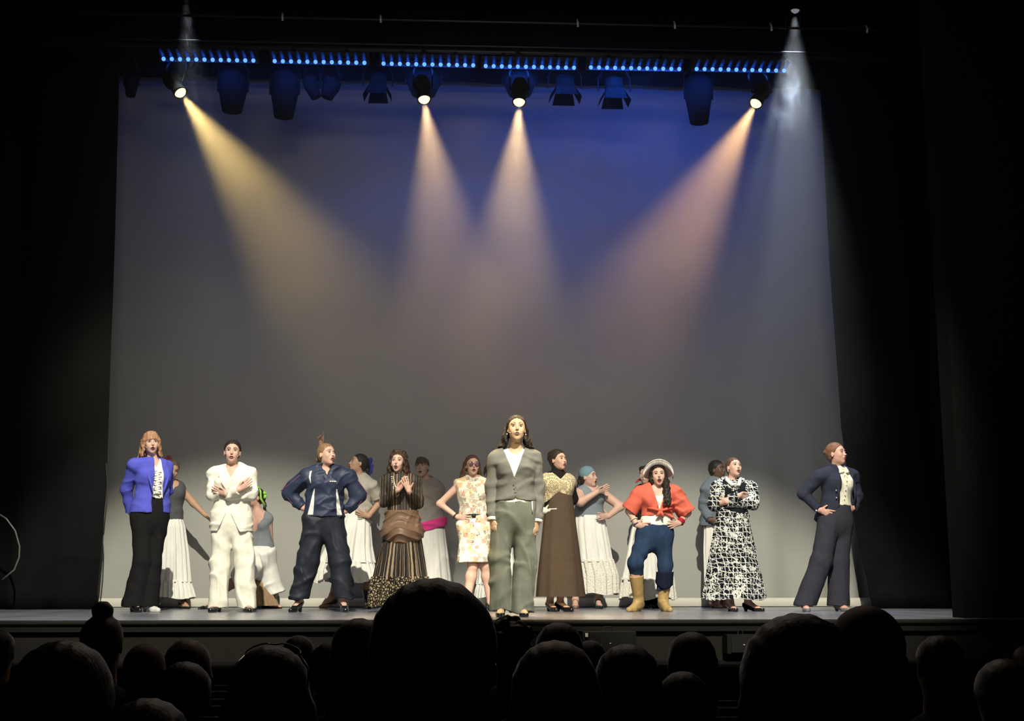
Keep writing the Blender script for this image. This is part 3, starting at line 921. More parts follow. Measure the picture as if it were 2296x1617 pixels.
        return o
    # ---- hair ------------------------------------------------------
    def hair(s, m, style='back', locks=None, bun=None, bangs=False, part=None, seed=0, hairline=.0, h=.0042, vol=1.0, name='hair', low=None):
        H = s.H; k = H.k
        R_ = .17 * k
        ext = V(.22, .22, .20) * k
        lo, hi = H.c - ext, H.c + ext
        lo[2] -= (low or 0)
        v = Vol(lo, hi, h)
        H.e(v, (0, -.022, .036), (.0815 * vol, .0965 * vol, .0875 * vol))
        H.e(v, (0, -.045, -.015), (.066 * vol, .066 * vol, .070), .03)
        # open the face
        R = H.R; c = H.c
        def front(X, Y, Z):
            ly = ((X - c[0]) * float(R[0, 1]) + (Y - c[1]) * float(R[1, 1]) + (Z - c[2]) * float(R[2, 1])) / k
            lz = ((X - c[0]) * float(R[0, 2]) + (Y - c[1]) * float(R[1, 2]) + (Z - c[2]) * float(R[2, 2])) / k
            lx = ((X - c[0]) * float(R[0, 0]) + (Y - c[1]) * float(R[1, 0]) + (Z - c[2]) * float(R[2, 0])) / k
            ln = 1.22 * (ly - .008) - .004 + hairline + .10 * np.abs(lx) * (np.abs(lx) < .06) + .0015 * np.sin(lx * 190)
            ln = np.minimum(ln, .40)
            return (ln - lz) * k * .63
        v.cut(front, .004)
        if bangs:
            rr = np.random.RandomState(seed)
            for i in range(11):
                t = -1 + 2 * i / 10
                H.cn(v, (t * .035, .045, .108 - abs(t) * .01), (t * .058, .088 - .030 * t * t, .040 - .012 * abs(t) - rr.rand() * .012), .012, .006, .006)
        if bun:
            for (p, r) in bun: H.e(v, p, (r, r, r * .9), .012)
        rr = np.random.RandomState(seed)
        for lk in (locks or []):
            pts, rad = lk
            P_ = [H.w(*p) for p in pts]
            for i in range(len(P_) - 1):
                v.cone(P_[i], P_[i + 1], rad[i] * k, rad[i + 1] * k, .010)
        R = H.R.astype('f4'); c = H.c.astype('f4'); ph = (rr.rand(4) * 6).astype('f4')
        def grooves(X, Y, Z):
            lx = ((X - c[0]) * R[0, 0] + (Y - c[1]) * R[1, 0] + (Z - c[2]) * R[2, 0]) / k
            ly = ((X - c[0]) * R[0, 1] + (Y - c[1]) * R[1, 1] + (Z - c[2]) * R[2, 1]) / k
            lz = ((X - c[0]) * R[0, 2] + (Y - c[1]) * R[1, 2] + (Z - c[2]) * R[2, 2]) / k
            return .0009 * np.sin(lx * 260 + 4 * np.sin(lz * 22 + ph[0]) + ph[1]) + .0006 * np.sin(ly * 310 + lx * 90 + lz * 40 + ph[2])
        v.warp(grooves)
        if low is not None and low < 0: pass
        return v.mesh(name, m, s.e, .008)

def wavy(x0, y0, z0, x1, y1, z1, n=7, amp=.012, r0=.016, r1=.007, ph=0, freq=2.0):
    """a wavy lock in head coordinates"""
    pts, rad = [], []
    for i in range(n):
        t = i / (n - 1)
        pts.append((x0 + (x1 - x0) * t + amp * math.sin(ph + t * freq * 2 * PI), y0 + (y1 - y0) * t + amp * .7 * math.cos(ph * 1.3 + t * freq * 2 * PI), z0 + (z1 - z0) * t))
        rad.append(r0 + (r1 - r0) * t)
    return pts, rad

def hair_mat(name, col):
    return mat('hair_' + name, col, .55, noise=.35, nscale=60, bump=.8, bscale=140, spec=.25, stretch=(1, 1, .25))
def zat(py, Y): return float(at(1148, py, Y).z)
# ------------------------------------------------------------ printed and woven cloth
class NB:
    """tiny node builder"""
    def __init__(s, name, rough=.9, spec=.07):
        s.m = bpy.data.materials.new(name); s.m.use_nodes = True
        s.nt = s.m.node_tree; s.b = s.nt.nodes['Principled BSDF']
        s.b.inputs['Roughness'].default_value = rough; s.b.inputs['Specular IOR Level'].default_value = spec
        s.tc = s.nt.nodes.new('ShaderNodeTexCoord'); MATS[name] = s.m
    def lk(s, a, b): s.nt.links.new(a, b)
    def map(s, loc=(0, 0, 0), sc=(1, 1, 1), rot=(0, 0, 0), src=None):
        n = s.nt.nodes.new('ShaderNodeMapping'); n.inputs['Location'].default_value = loc; n.inputs['Scale'].default_value = sc; n.inputs['Rotation'].default_value = rot
        s.lk(src or s.tc.outputs['Object'], n.inputs[0]); return n.outputs[0]
    def noise(s, vec, scale, detail=3, rough=.5):
        n = s.nt.nodes.new('ShaderNodeTexNoise'); n.inputs['Scale'].default_value = scale; n.inputs['Detail'].default_value = detail; n.inputs['Roughness'].default_value = rough
        s.lk(vec, n.inputs['Vector']); return n
    def vor(s, vec, scale, feature='F1', rand=1.0):
        n = s.nt.nodes.new('ShaderNodeTexVoronoi'); n.feature = feature; n.inputs['Scale'].default_value = scale; n.inputs['Randomness'].default_value = rand
        s.lk(vec, n.inputs['Vector']); return n
    def math(s, op, a, b=None, c=None):
        n = s.nt.nodes.new('ShaderNodeMath'); n.operation = op
        for i, x in enumerate((a, b, c)):
            if x is None: continue
            if isinstance(x, (int, float)): n.inputs[i].default_value = x
            else: s.lk(x, n.inputs[i])
        return n.outputs[0]
    def ramp(s, fac, stops, const=False):
        n = s.nt.nodes.new('ShaderNodeValToRGB'); n.color_ramp.interpolation = 'CONSTANT' if const else 'LINEAR'
        el = n.color_ramp.elements
        while len(el) < len(stops): el.new(.5)
        for e, (p, c) in zip(el, stops): e.position = p; e.color = (*c, 1)
        s.lk(fac, n.inputs[0]); return n.outputs[0]
    def mix(s, fac, a, b):
        n = s.nt.nodes.new('ShaderNodeMix'); n.data_type = 'RGBA'
        if isinstance(fac, (int, float)): n.inputs[0].default_value = fac
        else: s.lk(fac, n.inputs[0])
        for i, x in ((6, a), (7, b)):
            if isinstance(x, tuple): n.inputs[i].default_value = (*x, 1)
            else: s.lk(x, n.inputs[i])
        return n.outputs[2]
    def sep(s, v):
        n = s.nt.nodes.new('ShaderNodeSeparateXYZ'); s.lk(v, n.inputs[0]); return n.outputs
    def bump(s, h, st=.4, dist=.006):
        n = s.nt.nodes.new('ShaderNodeBump'); n.inputs['Strength'].default_value = st; n.inputs['Distance'].default_value = dist
        s.lk(h, n.inputs['Height']); s.lk(n.outputs[0], s.b.inputs['Normal'])
    def out(s, c): s.lk(c, s.b.inputs['Base Color']); return s.m

def m_print():
    n = NB('patchwork_print')
    v = n.map()
    ns = n.noise(v, 14); wv = n.nt.nodes.new('ShaderNodeVectorMath'); wv.operation = 'MULTIPLY_ADD'
    n.lk(ns.outputs['Color'], wv.inputs[0]); wv.inputs[1].default_value = (.05, .05, .05); n.lk(v, wv.inputs[2])
    vo = n.vor(wv.outputs[0], 20); vo.distance = 'CHEBYCHEV'
    cell = n.sep(vo.outputs['Color'])
    pal = n.ramp(cell[0], [(0, (.22, .06, .04)), (.18, (.50, .22, .10)), (.34, (.30, .20, .12)), (.5, (.16, .17, .18)), (.64, (.62, .36, .12)), (.8, (.36, .08, .06)), (.92, (.45, .40, .30))], True)
    rings = n.math('SINE', n.math('MULTIPLY', vo.outputs['Distance'], 75))
    inside = n.math('LESS_THAN', vo.outputs['Distance'], n.math('MULTIPLY_ADD', cell[1], .18, .38))
    stripe = n.math('GREATER_THAN', rings, -.35)
    f = n.math('MULTIPLY', inside, n.math('MULTIPLY', stripe, n.math('GREATER_THAN', cell[2], .10)))
    return n.out(n.mix(f, (.80, .74, .60), pal))

def m_stripe(name, cx, z0, k0, k1, freq, cols, thr=(-.2, .55)):
    """vertical stripes that fan out from the waist: x' = (x - cx) / (k0 + k1 (z0 - z))"""
    n = NB(name, .7, .3)
    v = n.map(); x, y, z = n.sep(v)
    w = n.math('MAXIMUM', n.math('MULTIPLY_ADD', n.math('SUBTRACT', z0, z), k1, k0), .04)
    u = n.math('DIVIDE', n.math('SUBTRACT', x, cx), w)
    ns = n.noise(n.map(sc=(3, 3, .8)), 9)
    u2 = n.math('MULTIPLY_ADD', ns.outputs[0], .10, u)
    a = n.math('SINE', n.math('MULTIPLY', u2, freq)); b = n.math('SINE', n.math('MULTIPLY', u2, freq * 2.63))
    sgn = n.math('MULTIPLY_ADD', b, .45, a)
    f = n.math('MULTIPLY_ADD', sgn, .33, .5)
    c = n.ramp(f, [(0, cols[0]), (.40, cols[0]), (.47, cols[1]), (.62, cols[1]), (.66, cols[2]), (.74, cols[0]), (1, cols[0])])
    n.bump(f, .3, .004)
    return n.out(c)

def m_ruffle():
    n = NB('crackle_ruffle'); v = n.map()
    vo = n.vor(n.map(sc=(1, 1, .8)), 46, 'DISTANCE_TO_EDGE')
    f = n.math('GREATER_THAN', vo.outputs['Distance'], .17)
    return n.out(n.mix(f, (.015, .012, .010), (.30, .24, .15)))

def m_bw():
    n = NB('black_white_floral'); v = n.map(sc=(1, .6, 1))
    ns = n.noise(v, 60, 3, .6); blot = n.noise(v, 13, 2)
    d1 = n.math('GREATER_THAN', n.math('MULTIPLY_ADD', blot.outputs[0], .75, ns.outputs[0]), .955)
    x, y, z = n.sep(v)
    wob = n.noise(v, 6); wx = n.math('MULTIPLY_ADD', wob.outputs[0], .10, x); wz = n.math('MULTIPLY_ADD', wob.outputs[0], .08, z)
    g1 = n.math('GREATER_THAN', n.math('SINE', n.math('MULTIPLY', wx, 150)), .94)
    g2 = n.math('GREATER_THAN', n.math('SINE', n.math('MULTIPLY', wz, 130)), .945)
    g3 = n.math('GREATER_THAN', n.math('SINE', n.math('MULTIPLY', n.math('ADD', wx, wz), 75)), .96)
    f = n.math('MINIMUM', n.math('ADD', n.math('ADD', d1, g1), n.math('ADD', g2, g3)), 1.0)
    return n.out(n.mix(f, (.010, .011, .015), (.66, .66, .62)))

def m_lace():
    n = NB('crochet_lace'); v = n.map(sc=(1, .6, 1), rot=(0, .8, 0))
    vo = n.vor(v, 80, 'DISTANCE_TO_EDGE', .45)
    ns = n.noise(n.map(), 90)
    f = n.math('LESS_THAN', vo.outputs['Distance'], n.math('MULTIPLY_ADD', ns.outputs[0], .10, .12))
    n.bump(vo.outputs['Distance'], .6, .004)
    return n.out(n.mix(f, (.10, .07, .04), (.66, .56, .35)))

def m_eyelet(name='eyelet_lace', c=(.78, .75, .66)):
    n = NB(name); vo = n.vor(n.map(), 60)
    f = n.math('GREATER_THAN', vo.outputs['Distance'], .26)
    n.bump(vo.outputs['Distance'], .7, .006)
    return n.out(n.mix(f, tuple(x * .72 for x in c), c))

def cloth(name, col, rough=.92, noise=.09, ns=22, bump=.35, bs=220, spec=.07, stretch=(1, 1, 1)):
    return mat(name, col, rough, noise=noise, nscale=ns, bump=bump, bscale=bs, spec=spec, stretch=stretch)
C_white = cloth('white_cotton', (.80, .78, .71)); C_skirt = cloth('white_skirt_cotton', (.80, .79, .73), bs=70, bump=.3, stretch=(1, 1, .25))
# ------------------------------------------------------------ the cast
M_shoe = mat('black_shoe_leather', (.010, .010, .011), .22, spec=.6, coat=.3)
M_blkcloth = cloth('black_wool', (.012, .012, .013))
M_btn = mat('silver_button', (.75, .75, .75), .3, metal=.4)
def headset(P, side=-1):
    """small cheek microphone"""
    m = MB(); H = P.H
    m.tube([Vector(H.w(side * .074, -.002, -.004)), Vector(H.w(side * .070, .03, -.03)), Vector(H.w(side * .055, .062, -.048))], .0016 * H.k, 5)
    m.ball(Vector(H.w(side * .054, .064, -.049)), .004 * H.k)
    m.build('cheek_microphone', mat('mic_tan', (.55, .42, .33), .5), P.e, True)
HIPL = lambda d=-.35, y=-.55: ((.8, y, d), (0, -.1, 1), 'hip', -1)
HIPR = lambda d=-.35, y=-.55: ((-.8, y, d), (0, -.1, 1), 'hip', 1)

def p_blazer():
    P = Person('person in an open royal blue blazer, white ruffled blouse and black flared trousers', 12.4,
        dict(nk=(344, 1040), wa=(341, 1113), hp=(336, 1156), shL=(304, 1043), shR=(371, 1049), elL=(283, 1098, .02), wrL=(293, 1150, .10), elR=(374, 1100, .18), wrR=(352, 1146, .24),
             knL=(318, 1258, -.05), anL=(299, -.04), knR=(342, 1258, .03), anR=(330, .02)), (339, 994, -.03, 22, 1, -3, 1.0), yaw=32, skin_m=skin('fair', (.60, .37, .29)))
    P.body(hands={'L': ((.25, .1, -1), (.5, -.5, 0), 'relaxed', -1)}, feet={'L': ((.55, -.8), .05), 'R': ((.75, -.65), .05)}, mouth=.012)
    P.head_feats(mouth=.012, lip=(.30, .05, .06), brow=(.14, .08, .05))
    P.trousers(M_blkcloth, waist_z=zat(1112, 12.4), r=(.094, .078, .108), hem_z=(.055, .055), fold=.006, seed=2)
    P.top(cloth('cream_blouse', (.80, .78, .68), bs=60), 'blouse', off=.014, hem=zat(1121, 12.4), neck=('v', .05, .09), fold=.004, seed=4, fdirs=[((70, 60, 14), .7), ((30, 30, 60), .4)], waist=1.06)
    fr = MB()
    for s_ in (-1, 1):   # ruffled collar
        a = P.j['nk'] + P.S * s_ * .02 + P.F * .075 - V(0, 0, .055); b = P.j['nk'] + P.S * s_ * .068 + P.F * .0 + V(0, 0, .01)
        fr.tube([Vector(lerp(a, b, t) + P.F * .012 * math.sin(t * 22) + V(0, 0, -.006 * math.cos(t * 17))) for t in np.linspace(0, 1, 12)], .012, 7)
    def ruf(u, v):
        c = lerp(P.j['nk'] + P.F * .118 - V(0, 0, .07), P.j['wa'] + P.F * .132 + V(0, 0, .02), v)
        return Vector(c + P.S * ((u - .5) * .062 + .008 * math.sin(v * 31)) + P.F * (.012 * math.sin(v * 60 + u * 5) * abs(u - .5) * 2 + .004))
    fr.grid(ruf, 8, 60)
    fr.build('ruffled_placket', MATS['cream_blouse'], P.e, True)
    F, S, nk, wa = P.F, P.S, P.j['nk'], P.j['wa']
    blue = cloth('royal_blue_wool', (.085, .095, .50))
    def openf(X, Y, Z):
        u = (X - nk[0]) * S[0] + (Y - nk[1]) * S[1]; fr_ = (X - nk[0]) * F[0] + (Y - nk[1]) * F[1]
        w_ = np.clip((nk[2] - Z) / .45, 0, 1.6)
        left = -.045 - .0 * w_; right = .055 + .02 * w_
        return np.minimum(np.minimum(u - left - .03 * np.abs(w_ - .85), right - u), fr_ - .01)
    def skirtpart(v):
        v.cone(P.j['hp'] + V(0, 0, .01), P.j['wa'], .165, .128, .05, (F, .8)); v.cone(P.j['hp'] - V(0, 0, .03), P.j['hp'] + V(0, 0, .03), .168, .165, .04, (F, .82))
    P.top(blue, 'blazer', off=.026, sleeve=1.95, sl_r=(.064, .055, .050, .042), hem=zat(1152, 12.4), fold=.008, seed=6, extra=skirtpart, cutf=openf)
    b = MB(); b.ball(Vector(P.j['wa'] + F * .155 - S * .035 + V(0, 0, .015)), .012); b.build('button', M_btn, P.e, True)
    lp = MB()
    for q, x0 in ((-1, -.05), (1, .062)):
        pts = [nk + S * x0 * t2 + F * f_ + V(0, 0, z_) for t2, f_, z_ in ((1.0, .02, .03), (1.5, .085, -.04), (1.7, .125, -.12), (1.25, .145, -.21), (.85, .15, -.30))]
        lp.tube([Vector(p) for p in pts], [.010, .016, .018, .012, .005], 6)
    lp.build('lapel', blue, P.e, True)
    hm = hair_mat('strawberry', (.36, .19, .10))
    locks = []
    for q in (-1, 1):
        for i in range(6):
            locks.append(wavy(q * .070, .02 - i * .018, .03, q * (.085 + .012 * (i % 3)), -.005 - i * .018, -.125 - .01 * (i % 2), 6, .006, .019, .010, i))
    for i in range(5): locks.append(wavy(-.05 + i * .025, -.08, .0, -.07 + i * .035, -.09, -.13, 6, .006, .026, .014, i))
    P.hair(hm, bangs=True, locks=locks, seed=2, vol=1.04)
    P.shoe('L', (.55, -.8), M_shoe, .05); P.shoe('R', (.75, -.65), mat('white_shoe', (.6, .6, .58), .3), .05)
    headset(P)
    return P

def p_smiling():
    P = Person('smiling person in a charcoal tank top and white skirt with a dark red hair bow', 13.95,
        dict(nk=(384, 1086), wa=(384, 1140), hp=(383, 1168), shL=(360, 1094), shR=(402, 1093), elL=(356, 1130, .05), wrL=(362, 1165, .05), elR=(433, 1128, .06), wrR=(461, 1156, .04),
             knL=(366, 1262), anL=(350, -.02), knR=(395, 1262), anR=(408, .02)), (386, 1054, -.05, 28, -18, 8, .98), yaw=15, skin_m=skin('warm', (.50, .29, .19)), size=.96)
    P.body(waist=.85, hips=.8, hands={'R': ((.8, -.1, -.6), (.1, -.6, .6), 'flat', 1), 'L': ((0, 0, -1), (0, -1, 0), 'relaxed', -1)}, feet={'L': ((-.1, -1), .02), 'R': ((.55, -.8), .02)})
    P.head_feats(smile=1.0, lip=(.42, .14, .12), eyes=.7)
    P.top(cloth('charcoal_jersey', (.085, .085, .09)), 'tank_top', off=.008, hem=zat(1166, 13.95), neck=('round', .085, .06), fold=.004, waist=.85, hips=.78)
    P.skirt(C_skirt, [(384, 1158, 22), (383, 1180, 30), (382, 1240, 38), (381, 1305, 43)], 'long_skirt', n=17, amp=.09, seed=4)
    P.skirt(C_skirt, [(381, 1300, 42), (382, 1322, 47), (382, 1341, 50)], 'hem_ruffle', n=30, amp=.10, top_amp=.06, seed=5, hem_wave=.012)
    P.hair(hair_mat('ash', (.10, .065, .04)), bun=[((-.035, -.09, .085), .035)], seed=3)
    b = MB(); c = P.H.w(-.050, -.085, .095)
    for i in range(7):
        a = i * .9; b.ball(Vector(c + V(.022 * math.cos(a), -.01, .030 * math.sin(a))), (.020, .014, .020))
    b.build('hair_bow', cloth('dark_red_ribbon', (.09, .012, .018)), P.e, True)
    P.shoe('L', (-.1, -1), M_shoe, .02, 'flat'); P.shoe('R', (.55, -.8), M_shoe, .02, 'maryjane')
    return P

def p_whitesuit():
    P = Person('person in a white trouser suit with arms crossed', 12.4,
        dict(nk=(521, 1055), wa=(520, 1125), hp=(520, 1166), shL=(483, 1063), shR=(559, 1063), elL=(477, 1110, -.05), wrL=(536, 1098, -.20), elR=(564, 1108, -.05), wrR=(507, 1108, -.16),
             knL=(494, 1262), anL=(489, -.02), knR=(548, 1262), anR=(554, -.02)), (521, 1014, -.03, 6, 2, 2, 1.04), yaw=0, skin_m=skin('fair', (.60, .37, .29)))
    P.body(hands={'L': ((.75, .15, .62), (-.5, -.2, .8), 'flat', 1), 'R': ((-.8, .1, .35), (.3, -.3, .9), 'flat', -1)}, feet={'L': ((-.25, -1), .05), 'R': ((.3, -1), .05)}, mouth=.008)
    P.head_feats(mouth=.008, smile=.3, lip=(.40, .14, .12), brow=(.03, .02, .015))
    wc = cloth('white_suiting', (.80, .775, .67), bs=300, bump=.15)
    P.trousers(wc, waist_z=zat(1135, 12.4), r=(.096, .088, .086), hem_z=(.045, .045), fold=.014, seed=12, fdirs=[((55, 20, 8), .6), ((20, 14, 30), .5), ((-24, 8, 22), .5)])
    P.top(cloth('white_shell', (.74, .71, .60)), 'shell_top', off=.012, hem=zat(1150, 12.4), neck=('v', .058, .13), fold=.003)
    nk, S, F = P.j['nk'], P.S, P.F
    zb = zat(1128, 12.4)
    def openf(X, Y, Z):
        u = np.abs(X - nk[0]); fr_ = -(Y - nk[1])
        w_ = nk[2] + .05 - Z
        up = .072 * (1 - w_ / .27)
        dn = np.maximum(0, zb - Z) ** 1.5 * .75 - .004
        return np.minimum(np.maximum(up - u, dn - u) , fr_ - .0)
    def sk(v):
        v.cone(P.j['hp'] - V(0, 0, .13), P.j['wa'], .205, .135, .05, (F, .72))
    P.top(wc, 'suit_jacket', off=.030, sleeve=1.97, sl_r=(.066, .058, .052, .044), hem=zat(1193, 12.4), fold=.010, seed=8, extra=sk, cutf=openf)
    lp = MB()
    for q in (-1, 1):
        pts = [nk + S * q * a + F * f_ + V(0, 0, z_) for a, f_, z_ in ((.062, .0, .045), (.084, .075, -.01), (.088, .112, -.07), (.060, .135, -.13), (.022, .147, -.20))]
        lp.tube([Vector(p) for p in pts], [.009, .017, .024, .019, .006], 6)
    lp.build('lapel', wc, P.e, True)
    P.hair(hair_mat('dark_brown', (.020, .013, .010)), seed=5, bun=[((0, -.115, .02), .035)])
    P.shoe('L', (-.25, -1), M_shoe, .05, 'maryjane'); P.shoe('R', (.3, -1), M_shoe, .05, 'maryjane')
    headset(P, 1)
    return P

def p_kneeling():
    Y = 13.9
    P = Person('person crouching behind the white suit, lime green ribbon in dark hair', Y,
        dict(nk=(578, 1150), wa=(582, 1214), hp=(584, 1240), shL=(560, 1166), shR=(601, 1163), elL=(548, 1208, .02), wrL=(545, 1245, -.05), elR=(606, 1224, .04), wrR=(601, 1272, -.02)),
        (571, 1116, -.02, -55, 4, 0, .98), yaw=-20, skin_m=skin('fair2', (.56, .33, .26)), size=.96)
    j = P.j
    j['knL'] = np.array(at(545, 1290, Y - .28)); j['anL'] = V(at(520, 0, Y - .2).x, Y - .15, .085)
    j['knR'] = np.array(at(612, 1330, Y + .05)); j['anR'] = V(at(640, 0, Y + .1).x, Y + .1, .07)
    P.lo[2] = -.012; P.hi[0] += .15
    P.body(hands={'R': ((-.15, -.1, -1), (-.6, -.7, 0), 'relaxed', 1), 'L': ((-.1, -.2, -1), (.5, -.6, 0), 'relaxed', -1)}, feet={'R': ((1, -.25), 0.0), 'L': ((-.5, -1), 0.0)})
    P.head_feats(lip=(.40, .14, .12))
    P.top(cloth('grey_jersey', (.20, .21, .23)), 'tank_top', off=.008, hem=zat(1230, Y), neck=('round', .125, .10), fold=.004)
    # skirt bunched over the bent thighs
    v = P.vol(.006); F = P.F
    v.cone(j['hp'], j['wa'] - V(0, 0, .03), .155, .125, .05, (F, .85))
    v.cone(j['hp'] - V(0, 0, .02), j['knL'], .14, .12, .05); v.cone(j['hp'] - V(0, 0, .02), j['knR'], .14, .12, .05)
    v.cone(j['knR'], j['knR'] - V(-.03, 0, .08), .10, .10, .04)
    v.warp(folds(.016, [((40, 20, 25), .6), ((-30, 10, 40), .5)], 4)); v.cut(lambda X, Y, Z: np.maximum(Z - zat(1226, P.Y), .09 - Z + (X - j['hp'][0]) * .35))
    v.mesh('skirt', C_skirt, P.e, .01)
    # tan pleated cloth falling to the floor between the legs
    P.skirt(cloth('tan_cloth', (.30, .20, .12), bump=.3, bs=60), [(572, 1240, 14), (580, 1300, 20), (590, 1358, 34)], 'underskirt', n=9, amp=.16, seed=3)
    P.hair(hair_mat('black_brown', (.014, .010, .008)), seed=6, locks=[wavy(0, -.10, .03, .0, -.16, -.14, 7, .010, .026, .012, 1)], low=.08)
    b = MB()
    b.tube([Vector(P.H.w(-.074, -.02, -.01 + 0)), Vector(P.H.w(-.070, -.025, .075)), Vector(P.H.w(0, -.03, .134)), Vector(P.H.w(.070, -.03, .075)), Vector(P.H.w(.080, -.04, -.01)), Vector(P.H.w(.05, -.10, -.06)), Vector(P.H.w(.02, -.14, -.10))], .0125, 8)
    b.ball(Vector(P.H.w(.05, -.09, .06)), (.03, .02, .02)); b.ball(Vector(P.H.w(.05, -.10, .02)), (.028, .02, .024))
    b.build('hair_ribbon', cloth('lime_ribbon', (.30, .62, .10)), P.e, True)
    P.shoe('R', (1, -.25), M_shoe, .0, 'flat'); P.shoe('L', (-.5, -1), M_shoe, .0, 'flat')
    return P

def p_tracksuit():
    Y = 12.4
    P = Person('person in a navy tracksuit with white piping, hands on hips, looking right', Y,
        dict(nk=(732, 1057), wa=(727, 1130), hp=(726, 1166), shL=(690, 1068), shR=(781, 1072), elL=(648, 1106, .06), wrL=(680, 1140, .02), elR=(806, 1112, .06), wrR=(775, 1146, .03),
             knL=(692, 1256, -.02), anL=(670, -.02), knR=(761, 1256, -.02), anR=(770, -.02)), (733, 1020, -.04, 42, 8, 2, 1.0), yaw=10, skin_m=skin('fair', (.60, .37, .29)))
    P.body(hands={'L': HIPL(-.1), 'R': HIPR(-.1)}, feet={'L': ((-.35, -1), .06), 'R': ((.2, -1), .06)}, mouth=.014)
    P.head_feats(mouth=.014, lip=(.42, .15, .12), brow=(.16, .10, .06))
    nt_ = cloth('navy_nylon', (.020, .030, .065), .55, spec=.35, bs=30, bump=.5)
    pt_ = cloth('dark_navy_nylon', (.015, .018, .028), .6, spec=.3, bs=30, bump=.4)
    P.trousers(pt_, waist_z=zat(1150, Y), r=(.112, .098, .088), hem_z=(.125, .125), fold=.013, seed=22, fdirs=[((40, 20, 14), .5), ((20, 14, 40), .6), ((-24, 8, 34), .6)])
    def sk(v): v.cone(P.j['hp'] + V(0, 0, .015), P.j['wa'], .178, .150, .05, (P.F, .82))
    def sk2(v): v.cone(P.j['hp'] + V(0, 0, .015), P.j['wa'], .184, .156, .05, (P.F, .82))
    FD = [((14, 10, 40), .6), ((-26, 5, 44), .6), ((30, 30, -42), .35)]
    P.top(nt_, 'track_jacket', off=.034, sleeve=1.93, sl_r=(.070, .068, .062, .042), hem=zat(1160, Y), neck=('v', .055, .115), fold=.014, seed=9, extra=sk, fdirs=[((14, 10, 40), .6), ((-26, 5, 44), .6), ((30, 30, -42), .35)])
    w = MB(); F, S, j = P.F, P.S, P.j
    w.tube([Vector(j['shL'] + S * .045 + F * .04 + V(0, 0, .062)), Vector(j['shL'] + S * .020 + F * .085 + V(0, 0, .03)), Vector(j['shL'] + S * .012 + F * .105 - V(0, 0, .02)), Vector(j['shL'] + S * .022 + F * .115 - V(0, 0, .075))], [.006, .010, .010, .004], 8)
    w.build('white_piping', cloth('white_trim', (.72, .71, .68)), P.e, True)
    hzt, hzb = zat(1100, Y), zat(1158, Y)
    for q in (-1, 1):
        def panel(X, Y_, Z, q=q):
            u = q * ((X - j['wa'][0]) * S[0] + (Y_ - j['wa'][1]) * S[1]); f_ = (X - j['wa'][0]) * F[0] + (Y_ - j['wa'][1]) * F[1]
            t_ = np.clip((hzt - Z) / (hzt - hzb), 0, 1)
            lo_ = .098 + .012 * t_; wd = .012 + .040 * t_
            return np.maximum(np.maximum(lo_ - u, u - lo_ - wd), np.maximum(Z - hzt, np.maximum(hzb - Z, -f_)))
        P.top(MATS['white_trim'], 'side_panel', off=.040, fold=.014, seed=9, extra=sk2, cutf=panel, fdirs=FD)
    for q in 'LR':
        w = MB(); sgn = -1 if q == 'L' else 1
        w.tube([Vector(j['sh' + q] + S * sgn * .045 - F * -.05 + V(0, 0, .03)), Vector(j['el' + q] + S * sgn * .075 + F * .03 + V(0, 0, .02)), Vector(lerp(j['el' + q], j['wr' + q], .5) + F * .055 + S * sgn * .04 - V(0, 0, .03))], .004, 6)
        w.build('sleeve_stripe', cloth('mauve_stripe', (.20, .08, .16)), P.e, True)
    lg = MB(); c = lerp(j['wa'], j['nk'], .66) + S * .055 + F * .150
    for i in range(6): lg.box(Vector(c + S * (-.026 + i * .0105)), (.0075, .004, .009 if i % 2 else .012))
    lg.build('chest_lettering', MATS['white_trim'], P.e)
    cl = MB()
    for q in (-1, 1):
        pts = [j['nk'] + S * q * a + F * f_ + V(0, 0, z_) for a, f_, z_ in ((.0, -.065, .055), (.055, -.04, .05), (.075, .02, .025), (.066, .085, -.02), (.020, .125, -.09))]
        cl.tube([Vector(p) for p in pts], [.016, .018, .020, .017, .007], 7)
    cl.build('collar', nt_, P.e, True)
    P.hair(hair_mat('dark_blond', (.22, .13, .065)), seed=7, bun=[((-.02, -.115, -.03), .030)])
    P.shoe('L', (-.35, -1), M_shoe, .06); P.shoe('R', (.2, -1), M_shoe, .06)
    headset(P, 1)
    return P

